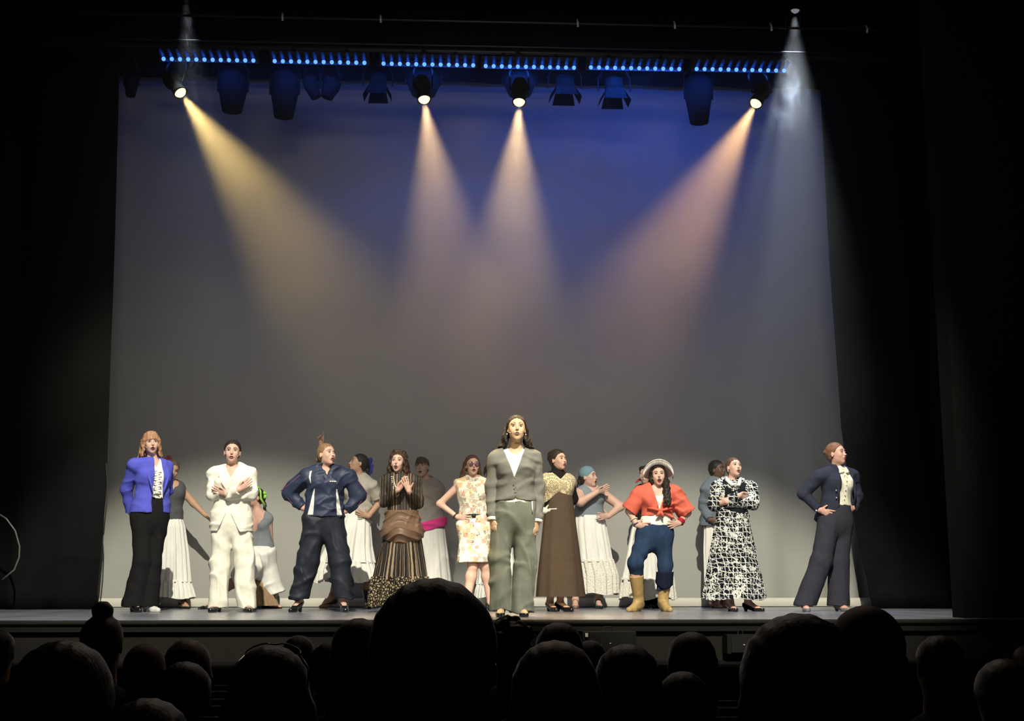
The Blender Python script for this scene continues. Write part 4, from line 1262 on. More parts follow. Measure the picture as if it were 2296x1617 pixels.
def p_blueribbon():
    Y = 13.85
    P = Person('person in a pale grey T-shirt with a blue ribbon, one finger raised', Y,
        dict(nk=(806, 1074), wa=(802, 1140), hp=(796, 1172), shL=(786, 1085, .06), shR=(833, 1090, -.08), elL=(744, 1046, .12), wrL=(720, 998, .10), elR=(850, 1129, -.02), wrR=(826, 1158, -.13),
             knL=(765, 1262, .1), anL=(745, .22, .14), knR=(815, 1262), anR=(825, -.02)), (803, 1040, -.02, -68, 14, -4, 1.0), yaw=-20, skin_m=skin('warm2', (.46, .27, .18)), size=.98)
    P.body(hands={'L': ((-.05, 0, 1), (1, -.2, 0), 'point', -1), 'R': ((-.9, -.2, .25), (.1, -.3, .9), 'hip', 1)}, feet={'R': ((.15, -1), .04), 'L': ((-.6, -.6), .05)}, mouth=.012)
    P.head_feats(mouth=.012, lip=(.36, .12, .10), brow=(.03, .02, .015))
    P.top(cloth('pale_grey_jersey', (.40, .375, .32)), 'tshirt', off=.016, sleeve=.72, sl_r=(.062, .064, 0, 0), hem=zat(1166, Y), neck=('round', .062, .02), fold=.010, seed=3)
    P.skirt(C_skirt, [(796, 1146, 33), (792, 1172, 38), (782, 1225, 50), (776, 1262, 60)], 'long_skirt', n=13, amp=.12, seed=14)
    P.skirt(C_skirt, [(776, 1258, 59), (775, 1280, 67), (776, 1301, 70)], 'hem_ruffle', n=30, amp=.09, top_amp=.06, seed=15, hem_wave=.03)
    lk = [wavy(.0, -.10, .02, .01, -.15, -.12, 7, .012, .030, .014, 1)]
    P.hair(hair_mat('black', (.010, .008, .007)), seed=8, locks=lk, bun=[((0, -.10, .03), .034)], low=.06)
    b = MB()
    for i in range(5): b.tube([Vector(P.H.w(.0, -.125, .055)), Vector(P.H.w(.02 * (i - 2), -.155, .02)), Vector(P.H.w(.03 * (i - 2), -.165 + .01 * (i % 2), -.08 - .02 * (i % 2)))], [.010, .016, .007], 7)
    b.ball(Vector(P.H.w(.02, -.13, .075)), (.02, .03, .035)); b.ball(Vector(P.H.w(-.02, -.13, .075)), (.02, .03, .035))
    b.build('hair_ribbon', cloth('blue_ribbon', (.02, .04, .26)), P.e, True)
    P.shoe('R', (.15, -1), M_shoe, .04, 'boot', (.28, .046)); P.shoe('L', (-.6, -.6), M_shoe, .05, 'flat')
    return P

def p_victorian():
    Y = 12.5
    P = Person('person in a striped brown and black period gown with hands crossed on the chest', Y,
        dict(nk=(897, 1066), wa=(901, 1140), hp=(903, 1175), shL=(866, 1078), shR=(933, 1080), elL=(861, 1126, -.03), wrL=(893, 1098, -.20), elR=(939, 1130, -.03), wrR=(917, 1101, -.22),
             knL=(890, 1265), anL=(888, 0), knR=(915, 1265), anR=(918, 0)), (893, 1036, -.03, -12, 3, 3, .98), yaw=-6, skin_m=skin('fair', (.60, .37, .29)), size=.96)
    P.body(hands={'L': ((.55, -.05, .75), (-.6, -.4, .5), 'flat', 1), 'R': ((-.35, -.1, .85), (.8, -.3, .3), 'spread', -1)}, feet={'L': ((-.2, -1), .03), 'R': ((.2, -1), .03)}, mouth=.022)
    P.head_feats(mouth=.022, lip=(.36, .10, .09), brow=(.04, .025, .02), brow_up=.003)
    cx = at(903, 1150, Y).x; zw = zat(1145, Y)
    bod = m_stripe('striped_bodice', cx, 5, .11, 0.0, 13.0, ((.012, .010, .009), (.20, .14, .09), (.05, .035, .025)))
    P.top(bod, 'bodice', off=.014, sleeve=1.95, sl_r=(.056, .047, .042, .034), hem=zat(1160, Y), fold=.005, seed=5, waist=.92, neck=None, k=.04)
    v = P.vol(); v.cone(P.j['nk'] - V(0, 0, .02), lerp(P.j['nk'], P.H.w(0, -.02, -.06), .45), .062, .054, .02); v.mesh('stand_collar', cloth('black_lace', (.012, .010, .010)), P.e)
    sk = m_stripe('striped_skirt', cx, zw, .10, .17, 16.0, ((.014, .012, .010), (.30, .215, .13), (.10, .07, .045)))
    P.skirt(sk, [(903, 1160, 33), (902, 1215, 43), (899, 1260, 52), (897, 1300, 58)], 'striped_skirt', n=18, amp=.06, seed=24, depth=.85)
    P.skirt(m_ruffle(), [(897, 1293, 60), (896, 1325, 65), (894, 1360, 66)], 'hem_ruffle', n=26, amp=.06, top_amp=.07, seed=25, depth=.85)
    v = P.vol(); j = P.j; F = P.F
    v.cone(j['hp'] - V(0, 0, .10), j['wa'] - V(0, 0, .0), .185, .150, .06, (F, .9)); v.ell(j['hp'] - V(0, 0, .08) + F * .03, (.205, .185, .115), None, .05)
    cxx = float(j['hp'][0]); v.warp(lambda X, Y_, Z: -.013 * (1 - np.abs(np.sin((Z + 2.4 * (X - cxx) ** 2 + .01 * np.sin(X * 30)) * 44))) ** 1.6); v.warp(folds(.010, [((26, 6, 8), .6), ((-16, 6, 24), .6)], 14, .9)); v.cut(lambda X, Y, Z: Z - zat(1146, P.Y))
    v.cut(lambda X, Y, Z: zat(1222, P.Y) + .05 * np.abs((X - j['hp'][0]) / .18) ** 2 - Z, .02)
    v.mesh('bustle_overskirt', cloth('brown_satin', (.16, .095, .06), .45, spec=.35), P.e)
    pl = MB()
    for (x0, x1, dz) in ((-.05, .045, .19), (-.035, .055, .13)):
        for t in np.linspace(0, 1, 34):
            a = PI * t
            p = lerp(j['nk'] + P.S * (x0 - .02), j['nk'] + P.S * (x1 + .01), t) + F * (.08 + .075 * math.sin(a)) - V(0, 0, .02 + dz * math.sin(a))
            pl.ball(Vector(p), .0062, nu=7, nv=5)
    pl.build('pearl_necklace', mat('pearl', (.75, .68, .52), .3, spec=.6), P.e, True)
    locks = []
    for q in (-1, 1):
        for i in range(9):
            locks.append(wavy(q * .066, .03 - i * .014, .06 - .008 * i, q * (.092 + .016 * (i % 3)), .01 - i * .014, -.13 - .018 * (i % 3), 9, .011, .020, .011, i * 1.3, 2.5))
    for i in range(6): locks.append(wavy(-.06 + i * .024, -.07, .02, -.085 + i * .034, -.085, -.15, 8, .012, .028, .014, i))
    for i in range(6): locks.append(wavy(-.05 + i * .02, .02, .115, -.085 + i * .034, -.01, .05, 6, .010, .016, .016, i))
    P.hair(hair_mat('dark_auburn', (.035, .016, .011)), seed=9, locks=locks, vol=1.03)
    headset(P, -1)
    return P

def p_bangs():
    Y = 13.95
    P = Person('person in a long-sleeved grey top and white skirt with a bright pink sash', Y,
        dict(nk=(958, 1079), wa=(958, 1150), hp=(960, 1180), shL=(932, 1092), shR=(982, 1095), elL=(925, 1128, .08), wrL=(938, 1160, .20), elR=(985, 1134, .08), wrR=(972, 1164, .20),
             knL=(948, 1265), anL=(945, 0), knR=(975, 1265), anR=(978, 0)), (946, 1048, -.05, -14, 2, -4, .98), yaw=-4, skin_m=skin('shade', (.50, .31, .24)), size=1.0)
    P.body(feet={'L': ((-.2, -1), .02), 'R': ((.2, -1), .02)}, mouth=.018, full=.6, hips=1.05, waist=1.15)
    P.head_feats(mouth=.018, lip=(.34, .11, .10), brow=(.06, .03, .02))
    P.top(cloth('grey_knit', (.30, .28, .25)), 'grey_top', off=.018, sleeve=1.95, sl_r=(.062, .056, .05, .038), hem=zat(1184, Y), slope_hem=-.10, neck=('round', .058), fold=.009, seed=13, waist=1.15, hips=.98)
    v = P.vol(); j = P.j
    v.cone(j['hp'] - V(.0, 0, .02), j['hp'] + V(0.03, 0, .07), .180, .174, .03, (P.F, .8))
    v.warp(folds(.008, [((10, 8, 70), 1)], 3)); v.cut(lambda X, Y, Z: np.abs(Z - (j['hp'][2] + .0 + .28 * (X - j['hp'][0]))) - .050)
    v.mesh('pink_sash', cloth('pink_cotton', (.70, .05, .25)), P.e)
    P.skirt(C_skirt, [(960, 1186, 36), (962, 1240, 40), (965, 1290, 42), (966, 1335, 44)], 'long_skirt', n=12, amp=.09, seed=33)
    P.hair(hair_mat('brown', (.05, .03, .02)), bangs=True, seed=10, bun=[((0, -.11, .03), .03)])
    P.shoe('L', (-.2, -1), M_shoe, .02); P.shoe('R', (.2, -1), M_shoe, .02)
    return P

def p_printdress():
    Y = 12.6
    P = Person('person in a sleeveless cream printed dress with black belt and tinted glasses', Y,
        dict(nk=(1062, 1076), wa=(1062, 1152), hp=(1064, 1185), shL=(1032, 1086), shR=(1092, 1088), elL=(986, 1130, .0), wrL=(1026, 1160, -.05), elR=(1108, 1130, .05), wrR=(1095, 1160, .0),
             knL=(1061, 1268, -.02), anL=(1046, 0), knR=(1088, 1268), anR=(1100, .03)), (1059, 1044, -.03, 10, 2, 0, .98), yaw=0, skin_m=skin('fair', (.60, .37, .29)), size=.95)
    P.body(hands={'L': HIPL(-.05), 'R': HIPR(-.1)}, feet={'L': ((-.25, -1), .04), 'R': ((.3, -1), .04)}, mouth=.012, armr=(.042, .034, .032, .023))
    P.head_feats(mouth=.012, lip=(.36, .10, .10), brow=(.08, .04, .03))
    pm = m_print()
    def ex(v):
        v.cone(P.j['hp'] - V(0, 0, .32), P.j['wa'] - V(0, 0, .01), .165, .118, .05, (P.F, .72))
    P.top(pm, 'printed_dress', off=.016, hem=zat(1261, Y), neck=('round', .050), fold=.009, seed=18, extra=ex, fdirs=[((45, 20, 8), .6), ((20, 10, 30), .4)], waist=1.0)
    b = MB()
    M0 = Matrix.Translation(Vector(P.j['wa'] - V(0, 0, .025))) @ Matrix.Scale(.76, 4, (0, 1, 0))
    b.lathe([(.136, -.018), (.146, -.018), (.146, .018), (.136, .018)], M0, 40, False)
    b.box(Vector(P.j['wa'] - V(0, .113, .025)), (.035, .01, .04))
    b.build('belt', mat('belt_black', (.012, .012, .012), .4), P.e, True)
    cl = MB()
    for q in (-1, 1):
        cl.tube([Vector(P.j['nk'] + P.S * q * a + P.F * f_ + V(0, 0, z_)) for a, f_, z_ in ((.0, -.05, .035), (.05, -.02, .03), (.05, .045, .012), (.010, .085, -.012))], [.012, .013, .015, .006], 7)
    cl.build('collar', pm, P.e, True)
    g = MB(); H = P.H
    Mg = mat('tinted_glass', (.16, .07, .12), .12, spec=.8)
    gl = MB()
    for q in (-1, 1):
        R = Matrix(H.R.tolist()).to_4x4(); c = Vector(H.w(q * .031, .100, .008))
        ring = [Vector(H.w(q * .031 + .023 * math.cos(a), .101 - .006 * abs(math.cos(a)), .006 + .021 * math.sin(a))) for a in np.linspace(0, 2 * PI, 22)]
        g.tube(ring, .0017, 6)
        gl.ball(c - Vector(H.R[:, 2] * .002), (.022, .0022, .020), Matrix(H.R.tolist()), 16, 8)
        g.tube([Vector(H.w(q * .053, .094, .010)), Vector(H.w(q * .076, .05, .012)), Vector(H.w(q * .080, -.01, .0))], .0016, 5)
    g.tube([Vector(H.w(-.009, .104, .012)), Vector(H.w(.009, .104, .012))], .0018, 5)
    go = g.build('glasses', M_metal, P.e, True); gl.build('tinted_lens', Mg, go, True)
    locks = []
    for q in (-1, 1):
        for i in range(7): locks.append(wavy(q * .066, .0 - i * .012, .03, q * (.086 + .018 * (i % 3)) + (-.02 if q < 0 else .01), -.05 - i * .010, -.17 - .02 * (i % 3), 8, .006, .018, .009, i))
    P.hair(hair_mat('chestnut', (.075, .032, .020)), seed=11, locks=locks, low=.04)
    P.shoe('L', (-.25, -1), M_shoe, .04); P.shoe('R', (.3, -1), M_shoe, .04)
    w = MB(); c = P.j['wrL'] + V(.0, 0, .0)
    w.lathe([(.030, -.006), (.033, 0), (.030, .006)], Matrix.Translation(Vector(lerp(P.j['wrL'], P.j['elL'], .12))) @ Vector(P.j['wrL'] - P.j['elL']).to_track_quat('Z', 'Y').to_matrix().to_4x4(), 20, False)
    w.build('wrist_band', mat('belt_black', (0, 0, 0)), P.e, True)
    return P

def p_hidden():
    Y = 14.0
    P = Person('person in a white skirt almost hidden behind the grey cardigan', Y,
        dict(nk=(1112, 1080), wa=(1114, 1146), hp=(1115, 1178), shL=(1092, 1092), shR=(1136, 1092), elL=(1112, 1135, -.1), wrL=(1120, 1100, -.2), elR=(1146, 1128), wrR=(1140, 1165),
             knL=(1105, 1262), anL=(1102, 0), knR=(1130, 1262), anR=(1132, 0)), (1112, 1050, -.02, 30, 0, 0, .98), yaw=10, skin_m=skin('warm', (.5, .29, .19)), size=.96, h=.007)
    P.body(hands={'R': HIPR()}, feet={'L': ((-.2, -1), .02), 'R': ((.2, -1), .02)})
    P.top(cloth('grey_jersey', (.2, .21, .23)), 'tank_top', off=.010, hem=zat(1165, Y), neck=('round', .07), fold=0, h=.007)
    P.skirt(C_skirt, [(1115, 1158, 24), (1115, 1190, 32), (1117, 1270, 42), (1118, 1310, 46)], 'long_skirt', n=15, amp=.1, seed=43)
    P.skirt(C_skirt, [(1118, 1306, 45), (1118, 1322, 49), (1118, 1339, 51)], 'hem_ruffle', n=30, amp=.10, top_amp=.06, seed=5, hem_wave=.01)
    lk = [wavy(-.06, -.06, .03 + .012 * i, -.105 - .012 * (i % 3), -.06, .01 - .018 * i, 6, .012, .014, .008, i * 2, 1.5) for i in range(7)]
    P.hair(hair_mat('black', (.01, .008, .007)), seed=12, locks=lk)
    P.shoe('L', (-.2, -1), M_shoe, .02); P.shoe('R', (.2, -1), M_shoe, .02)
    return P

def p_cardigan():
    Y = 10.65
    P = Person('person in a grey cardigan and loose grey-green trousers, nearest the stage edge', Y,
        dict(nk=(1155, 1018), wa=(1156, 1106), hp=(1155, 1150), shL=(1112, 1030), shR=(1196, 1030), elL=(1104, 1098, .03), wrL=(1104, 1165, -.04), elR=(1206, 1100, .03), wrR=(1205, 1169, -.04),
             knL=(1119, 1250, .0), anL=(1124, 0), knR=(1178, 1250), anR=(1170, -.03)), (1158, 963, -.04, 1, 9, 1, 1.05), yaw=0, skin_m=skin('olive', (.55, .36, .23)), size=1.02, h=.005)
    P.body(hands={'L': ((.12, -.12, -1), (.65, -.75, 0), 'relaxed', -1), 'R': ((-.16, -.12, -1), (-.65, -.75, 0), 'relaxed', 1)}, feet={'L': ((-.12, -1), .03), 'R': ((.12, -1), .03)}, mouth=.008)
    P.head_feats(mouth=.008, lip=(.45, .22, .14), brow=(.05, .035, .02), brow_up=.002)
    tr = cloth('grey_green_linen', (.155, .165, .135), bs=90, bump=.35)
    P.trousers(tr, waist_z=zat(1128, Y), r=(.088, .080, .083), hem_z=(.060, .050), fold=.014, seed=31, kj=.004, fdirs=[((50, 22, 6), .7), ((-38, 18, 10), .4), ((14, 14, 34), .35), ((-16, 10, 40), .3)])
    wt = cloth('white_tee', (.84, .82, .72))
    P.top(wt, 'white_tee', off=.012, hem=zat(1131, Y), neck=('round', .060, .03), fold=.003, seed=3, waist=1.10)
    lc = MB()
    M0 = Matrix.Translation(Vector(V(P.j['wa'][0], P.j['wa'][1], zat(1128, Y)))) @ Matrix.Scale(.74, 4, (0, 1, 0))
    vs = []
    for i in range(96):
        a = 2 * PI * i / 96
        for (r, z) in ((.154, .02), (.160, -.004 - .004 * abs(math.sin(a * 16)))): vs.append(M0 @ Vector((r * math.cos(a), r * math.sin(a), z)))
    lc.add(vs, [(2 * i, 2 * i + 1, (2 * i + 3) % 192, (2 * i + 2) % 192) for i in range(96)])
    lo = lc.build('lace_hem', m_eyelet(), P.e, True); lo.modifiers.new('t', 'SOLIDIFY').thickness = .004
    nk, S, F = P.j['nk'], P.S, P.F; zb = zat(1116, Y); xb = P.j['wa'][0]
    def openf(X, Y_, Z):
        u = X - nk[0] + .012; w_ = nk[2] + .035 - Z
        up = .088 * (1 - w_ / .235)
        dn = (zb - Z) * .55
        return np.minimum(np.maximum(up - np.abs(u), dn - np.abs(X - xb + .008)), -(Y_ - nk[1]) - .0)
    cm = cloth('grey_knit_cardigan', (.165, .165, .150), bs=260, bump=.4)
    P.top(cm, 'cardigan', off=.024, sleeve=1.94, sl_r=(.062, .056, .052, .040), hem=zat(1122, Y), fold=.010, seed=20, cutf=openf, waist=1.04, fdirs=[((6, 8, 52), .55), ((-20, 5, 40), .45), ((22, 12, -44), .35)], bust=1.1)
    cf = MB()
    for q in 'LR':
        e, w_ = P.j['el' + q], P.j['wr' + q]; M1 = Matrix.Translation(Vector(lerp(e, w_, .985))) @ Vector(w_ - e).to_track_quat('Z', 'Y').to_matrix().to_4x4()
        c1 = MB(); c1.lathe([(.030, -.02), (.040, -.018), (.042, .014), (.034, .016), (.030, .01)], M1, 22, True); c1.build('tee_cuff', wt, P.e, True)
    bt = MB()
    for i in range(5): bt.ball(Vector(V(nk[0] - .010 + .004 * i, 0, 0) + V(0, nk[1] - .160 + .0 * i, nk[2] - .215 - .038 * i)), (.006, .004, .006))
    bt.build('button', mat('grey_button', (.12, .12, .11), .4), P.e, True)
    tie = MB(); p = Vector((at(1191, 1128, Y).x, Y - .11, zat(1126, Y))); tie.tube([p, p - Vector((0, .01, .045)), p - Vector((-.004, .01, .09))], .0045, 6); tie.build('tie_string', wt, P.e, True)
    locks = []
    for q in (-1, 1):
        for i in range(8):
            locks.append(wavy(q * .070, -.01 - i * .012, .02, q * (.085 + .020 * (i % 3)), -.02 - i * .012, -.118 - .014 * (i % 3), 8, .007, .018, .012, i * .9, 1.2))
            if i % 2 == 0: locks.append(([(q * .088, -.03 - i * .008, -.10), (q * .112, -.03 - i * .008, -.135), (q * .145, -.03 - i * .008, -.142)], [.013, .011, .004]))
    P.hair(hair_mat('soft_black', (.014, .010, .008)), seed=13, locks=locks, vol=1.0, hairline=.004)
    P.shoe('L', (-.12, -1), M_shoe, .03, 'maryjane'); P.shoe('R', (.12, -1), M_shoe, .03, 'maryjane')
    er = MB(); er.ball(Vector(P.H.w(.076, .0, -.042)), .006); er.ball(Vector(P.H.w(-.076, 0, -.042)), .006); er.build('earring', M_btn, P.e, True)
    headset(P, -1)
    return P

def p_maxidress():
    Y = 12.45
    P = Person('person in a brown maxi dress with cream crochet bodice and white glove', Y,
        dict(nk=(1250, 1066), wa=(1250, 1128), hp=(1253, 1166), shL=(1221, 1078), shR=(1276, 1080), elL=(1211, 1122, .06), wrL=(1219, 1146, -.04), elR=(1285, 1120, .16), wrR=(1262, 1152, .22),
             knL=(1242, 1262), anL=(1233, 0), knR=(1262, 1262), anR=(1256, -.02)), (1252, 1032, -.03, 40, 4, 0, .98), yaw=14, skin_m=skin('fair3', (.57, .34, .25)), size=.95)
    P.body(hands={}, feet={'L': ((.3, -1), .04), 'R': ((.6, -.8), .04)}, mouth=.008)
    P.head_feats(mouth=.008, lip=(.38, .10, .09), brow=(.03, .02, .015))
    v = P.vol(.0042); hand(v, P.j['wrL'], (.75, -.55, -.15), (0, -.2, 1), 'hip', .92, -1); v.cone(P.j['wrL'], lerp(P.j['wrL'], P.j['elL'], .25), .027, .033, .01)
    v.mesh('glove', cloth('white_glove', (.70, .68, .60)), P.e, .008)
    blk = cloth('black_jersey', (.012, .011, .011))
    P.top(blk, 'turtleneck', off=.010, sleeve=1.85, sl_r=(.056, .050, .045, .034), neck=('turtle',), hem=zat(1150, Y), fold=.004, seed=3, hips=.85)
    cxp, zc = P.j['wa'][0], zat(1108, Y)
    def bod(X, Y_, Z):
        u = (X - P.j['nk'][0]) * P.S[0] + (Y_ - P.j['nk'][1]) * P.S[1]
        return np.maximum((zc - .055 + 0 * X) - Z + (.075 - np.abs(u + .02) * .9), Z - (P.j['nk'][2] + .02 - 0.0 * u) + np.maximum(0, .07 - np.abs(u)) * .9)
    P.top(m_lace(), 'crochet_bodice', off=.020, fold=.003, seed=4, cutf=bod)
    br = cloth('brown_crepe', (.085, .058, .040), bs=120)
    P.skirt(br, [(1252, 1104, 30), (1254, 1140, 33), (1255, 1220, 42), (1256, 1300, 51), (1257, 1338, 54)], 'maxi_skirt', n=7, amp=.045, seed=51, depth=.8, top_amp=.01, power=1.0)
    P.hair(hair_mat('dark_brown', (.02, .013, .01)), seed=14, bun=[((0, -.10, .075), .045), ((-.02, -.09, .03), .045)], vol=1.03)
    P.shoe('L', (.3, -1), M_shoe, .04); P.shoe('R', (.6, -.8), M_shoe, .04)
    headset(P, 1)
    return P

def p_headscarf():
    Y = 13.85
    P = Person('person in a teal headscarf, blue-grey tank top and white skirt', Y,
        dict(nk=(1325, 1096), wa=(1320, 1148), hp=(1322, 1178), shL=(1299, 1106), shR=(1350, 1106), elL=(1302, 1126, -.20), wrL=(1338, 1104, -.19), elR=(1391, 1136, .0), wrR=(1364, 1158, -.10),
             knL=(1302, 1262), anL=(1290, -.02), knR=(1338, 1262), anR=(1340, -.02)), (1320, 1070, -.03, 52, 4, 0, 1.0), yaw=12, skin_m=skin('fair', (.60, .37, .29)), size=1.0)
    P.body(hands={'L': ((.75, .1, .35), (-.3, -.4, .8), 'flat', 1), 'R': HIPR(-.05)}, feet={'L': ((-.1, -1), .03), 'R': ((.1, -1), .03)}, mouth=.020, full=.7, armr=(.056, .046, .043, .029), bust=1.15, waist=1.2, hips=1.05)
    P.head_feats(mouth=.020, lip=(.40, .12, .11), brow=(.05, .03, .02))
    P.top(cloth('blue_grey_jersey', (.20, .235, .265)), 'tank_top', off=.010, hem=zat(1160, Y), neck=('v', .075, .10), fold=.004, seed=3, bust=1.15, waist=1.2)
    P.skirt(C_skirt, [(1322, 1156, 33), (1323, 1180, 36), (1332, 1260, 41)], 'long_skirt', n=14, amp=.05, seed=61, depth=.75)
    P.skirt(m_eyelet('eyelet_tier'), [(1332, 1254, 42), (1341, 1290, 44), (1342, 1332, 44)], 'eyelet_tier', n=16, amp=.07, top_amp=.05, seed=62, hem_wave=.012)
    P.hair(hair_mat('brown2', (.028, .018, .013)), seed=15, locks=[wavy(-.02, -.10, .0, -.03, -.135, -.13, 7, .008, .028, .013, 1), wavy(.02, -.10, .0, .0, -.125, -.12, 7, .008, .026, .013, 2)], low=.03)
    v = Vol(P.H.c - .2, P.H.c + .2, .0042); H = P.H
    H.e(v, (0, -.022, .040), (.086, .101, .091)); H.e(v, (0, .13, -.035), (.078, .115, .115), .006, 'sub'); H.e(v, (0, 0, -.13), (.2, .2, .125), .01, 'sub')
    H.e(v, (0, -.115, .01), (.03, .022, .022), .015)
    v.warp(folds(.004, [((70, 40, 60), 1)], 3)); v.mesh('headscarf', cloth('teal_scarf', (.16, .27, .31)), P.e, .008)
    P.shoe('L', (-.1, -1), mat('tan_shoe', (.25, .16, .11), .5), .03, 'maryjane'); P.shoe('R', (.1, -1), M_shoe, .03, 'maryjane')
    headset(P, 1)
    return P

def p_cowgirl():
    Y = 12.4
    P = Person('person in a white fringed cowboy hat, knotted coral shirt, blue jeans and tan cowboy boots', Y,
        dict(nk=(1472, 1094), wa=(1474, 1160), hp=(1468, 1194), shL=(1439, 1106), shR=(1511, 1106), elL=(1411, 1146, .02), wrL=(1428, 1178, -.05), elR=(1541, 1150, .02), wrR=(1523, 1174, -.05),
             knL=(1424, 1264, -.12), anL=(1432, -.02, .10), knR=(1492, 1268, -.02), anR=(1487, -.02, .10)), (1476, 1066, -.04, -4, 3, -2, 1.0), yaw=2, skin_m=skin('fair', (.60, .37, .29)), size=.96)
    P.body(hands={'L': HIPL(-.12), 'R': HIPR(-.15)}, feet={'L': ((-.75, -.8), .03), 'R': ((.25, -1), .03)}, mouth=.020, full=.2)
    P.head_feats(mouth=.020, lip=(.42, .06, .06), brow=(.04, .02, .015), eyes=.7)
    jn = cloth('blue_denim', (.024, .045, .092), ns=12, noise=.30, bs=300)
    P.trousers(jn, waist_z=zat(1178, Y), r=(.096, .070, .060), hem_z=(.26, .20), off=.010, fold=.005, seed=41, hips=1.08)
    P.top(cloth('white_tube', (.80, .77, .68)), 'tube_top', off=.014, hem=zat(1182, Y), fold=.004, seed=2, slope_hem=0, cutf=lambda X, Y_, Z: Z - zat(1112, Y))
    co = cloth('coral_shirt', (.62, .13, .085), bs=60, bump=.3)
    nk = P.j['nk']; zk = zat(1146, Y); xk = at(1475, 1100, Y).x
    def openf(X, Y_, Z):
        up = .062 * np.clip((Z - zk) / .22, 0, 1.3) ; dn = (zk - .012 - Z) * 2.4 - .01
        return np.minimum(np.maximum(up - np.abs(X - xk + .004), dn - np.abs(X - xk)), nk[1] - Y_)
    P.top(co, 'knotted_shirt', off=.026, sleeve=.98, sl_r=(.078, .084, 0, 0), hem=zat(1156, Y), fold=.013, seed=17, cutf=openf, fdirs=[((34, 10, 40), .6), ((-34, 5, 40), .6), ((12, 20, 50), .3)])
    k = MB(); c = Vector((xk, P.j['wa'][1] - .150, zk)); k.ball(c, (.022, .018, .020))
    k.tube([c, c + Vector((-.02, -.012, -.03)), c + Vector((-.045, -.005, -.055))], [.012, .017, .006], 7); k.tube([c, c + Vector((.012, -.012, -.035)), c + Vector((.022, -.005, -.072))], [.012, .016, .005], 7)
    for s_ in (-1, 1): k.tube([c + Vector((s_ * .01, 0, 0)), c + Vector((s_ * .07, .015, .02)), c + Vector((s_ * .12, .05, .025))], [.012, .014, .008], 7)
    k.build('knot', co, P.e, True)
    bt = mat('tan_boot_leather', (.42, .28, .11), .5, noise=.25, nscale=30, bump=.4, bscale=60)
    P.shoe('L', (-.75, -.8), bt, .035, 'boot', (.68, .068), off=.010); P.shoe('R', (.25, -1), bt, .035, 'boot', (.50, .066), off=.010)
    # turned denim flap pointing down over the right boot
    j = P.j; f = MB()
    def flap(u, v):
        a = -PI * .5 + (u - .5) * 3.8
        top = lerp(j['knR'], j['anR'], .18); bot = lerp(j['knR'], j['anR'], .48 + .22 * (1 - abs(u - .5) * 2))
        p = lerp(top, bot, v); r = .074 + .004 * math.sin(u * 40)
        return Vector(p + V(r * math.cos(a), r * math.sin(a), 0))
    f.grid(flap, 24, 8); fo = f.build('turned_cuff', cloth('dark_denim', (.010, .014, .03)), P.e, True); fo.modifiers.new('t', 'SOLIDIFY').thickness = .006
    def bracelet(q, t, cols, r=.036):
        ax = Vector(j['wr' + q] - j['el' + q]).to_track_quat('Z', 'Y').to_matrix().to_4x4()
        for i, c in enumerate(cols):
            b = MB(); b.lathe([(r * .9, -.005), (r, -.006), (r + .003, 0), (r, .006), (r * .9, .005)], Matrix.Translation(Vector(lerp(j['el' + q], j['wr' + q], t + i * .09))) @ ax, 22, False)
            b.build('bracelet', c, P.e, True)
    cr, rd, pu = mat('cream_bangle', (.70, .62, .40), .35), mat('red_bangle', (.45, .02, .05), .35), mat('purple_bangle', (.10, .05, .16), .4)
    bracelet('L', .62, [cr]); bracelet('L', .95, [pu], .033); bracelet('R', .72, [rd, rd, rd])
    # hat
    H = P.H; wh = cloth('white_felt', (.74, .71, .66), bs=200)
    cols = (Vector(H.R[:, 0]), Vector(H.R[:, 1]), Vector(H.R[:, 2]))
    def HW(x, y, z, ct=math.cos(.45), st=math.sin(.45)):
        z -= .02
        return Vector(H.w(x, y * ct - z * st * .9 + .0, y * st + z * ct + .012))
    h = MB()
    def brim(u, v):
        a = 2 * PI * u; r = .078 + .085 * v
        up = .050 * (abs(math.cos(a)) ** 2.0) * v ** 1.3 * -1.0 - .004 * v + (.012 * v if math.sin(a) > 0 else 0)
        return HW(r * 1.0 * math.cos(a), r * 1.08 * math.sin(a) - .01, .092 + up)
    h.grid(brim, 60, 8)
    def crown(u, v):
        a = 2 * PI * u; r = .086 - .016 * v ** 2
        if v > .8: r *= (1 - (v - .8) / .2 * .96)
        z = .092 + min(v, .8) / .8 * (.050) - (0.022 * max(0, v - .8) / .2)
        return HW(r * math.cos(a), r * 1.12 * math.sin(a) - .012, z)
    h.grid(crown, 48, 14)
    ho = h.build('cowboy_hat', wh, P.e, True); ho.modifiers.new('t', 'SOLIDIFY').thickness = .005
    fr = MB()
    for i in range(46):
        a = PI * (-.08 + 1.16 * i / 45); p = np.array(HW(.160 * math.cos(a), .172 * math.sin(a) - .01, .084 - .050 * abs(math.cos(a)) ** 2))
        p2 = p - V(0, 0, .034 + .012 * abs(math.cos(a)))
        fr.tube([Vector(p), Vector(p2)], [.0030, .0022], 5)
    fr.build('beaded_fringe', wh, ho, True)
    locks = []
    for q in (-1, 1):
        for i in range(7): locks.append(wavy(q * .066, .02 - i * .014, .03, q * (.085 + .010 * (i % 3)), -.01 - i * .012, -.15 - .02 * (i % 3), 8, .009, .020, .010, i, 2.0))
    for i in range(5): locks.append(wavy(.060 + .006 * i, .02 + .012 * (i % 3), -.05, .042 + .014 * i, .105 + .01 * (i % 2), -.33 + .02 * (i % 3), 12, .011, .019, .010, i * 1.4, 4.0))
    P.hair(hair_mat('dark_brown', (.02, .013, .01)), seed=16, locks=locks, low=.18)
    headset(P, -1)
    return P

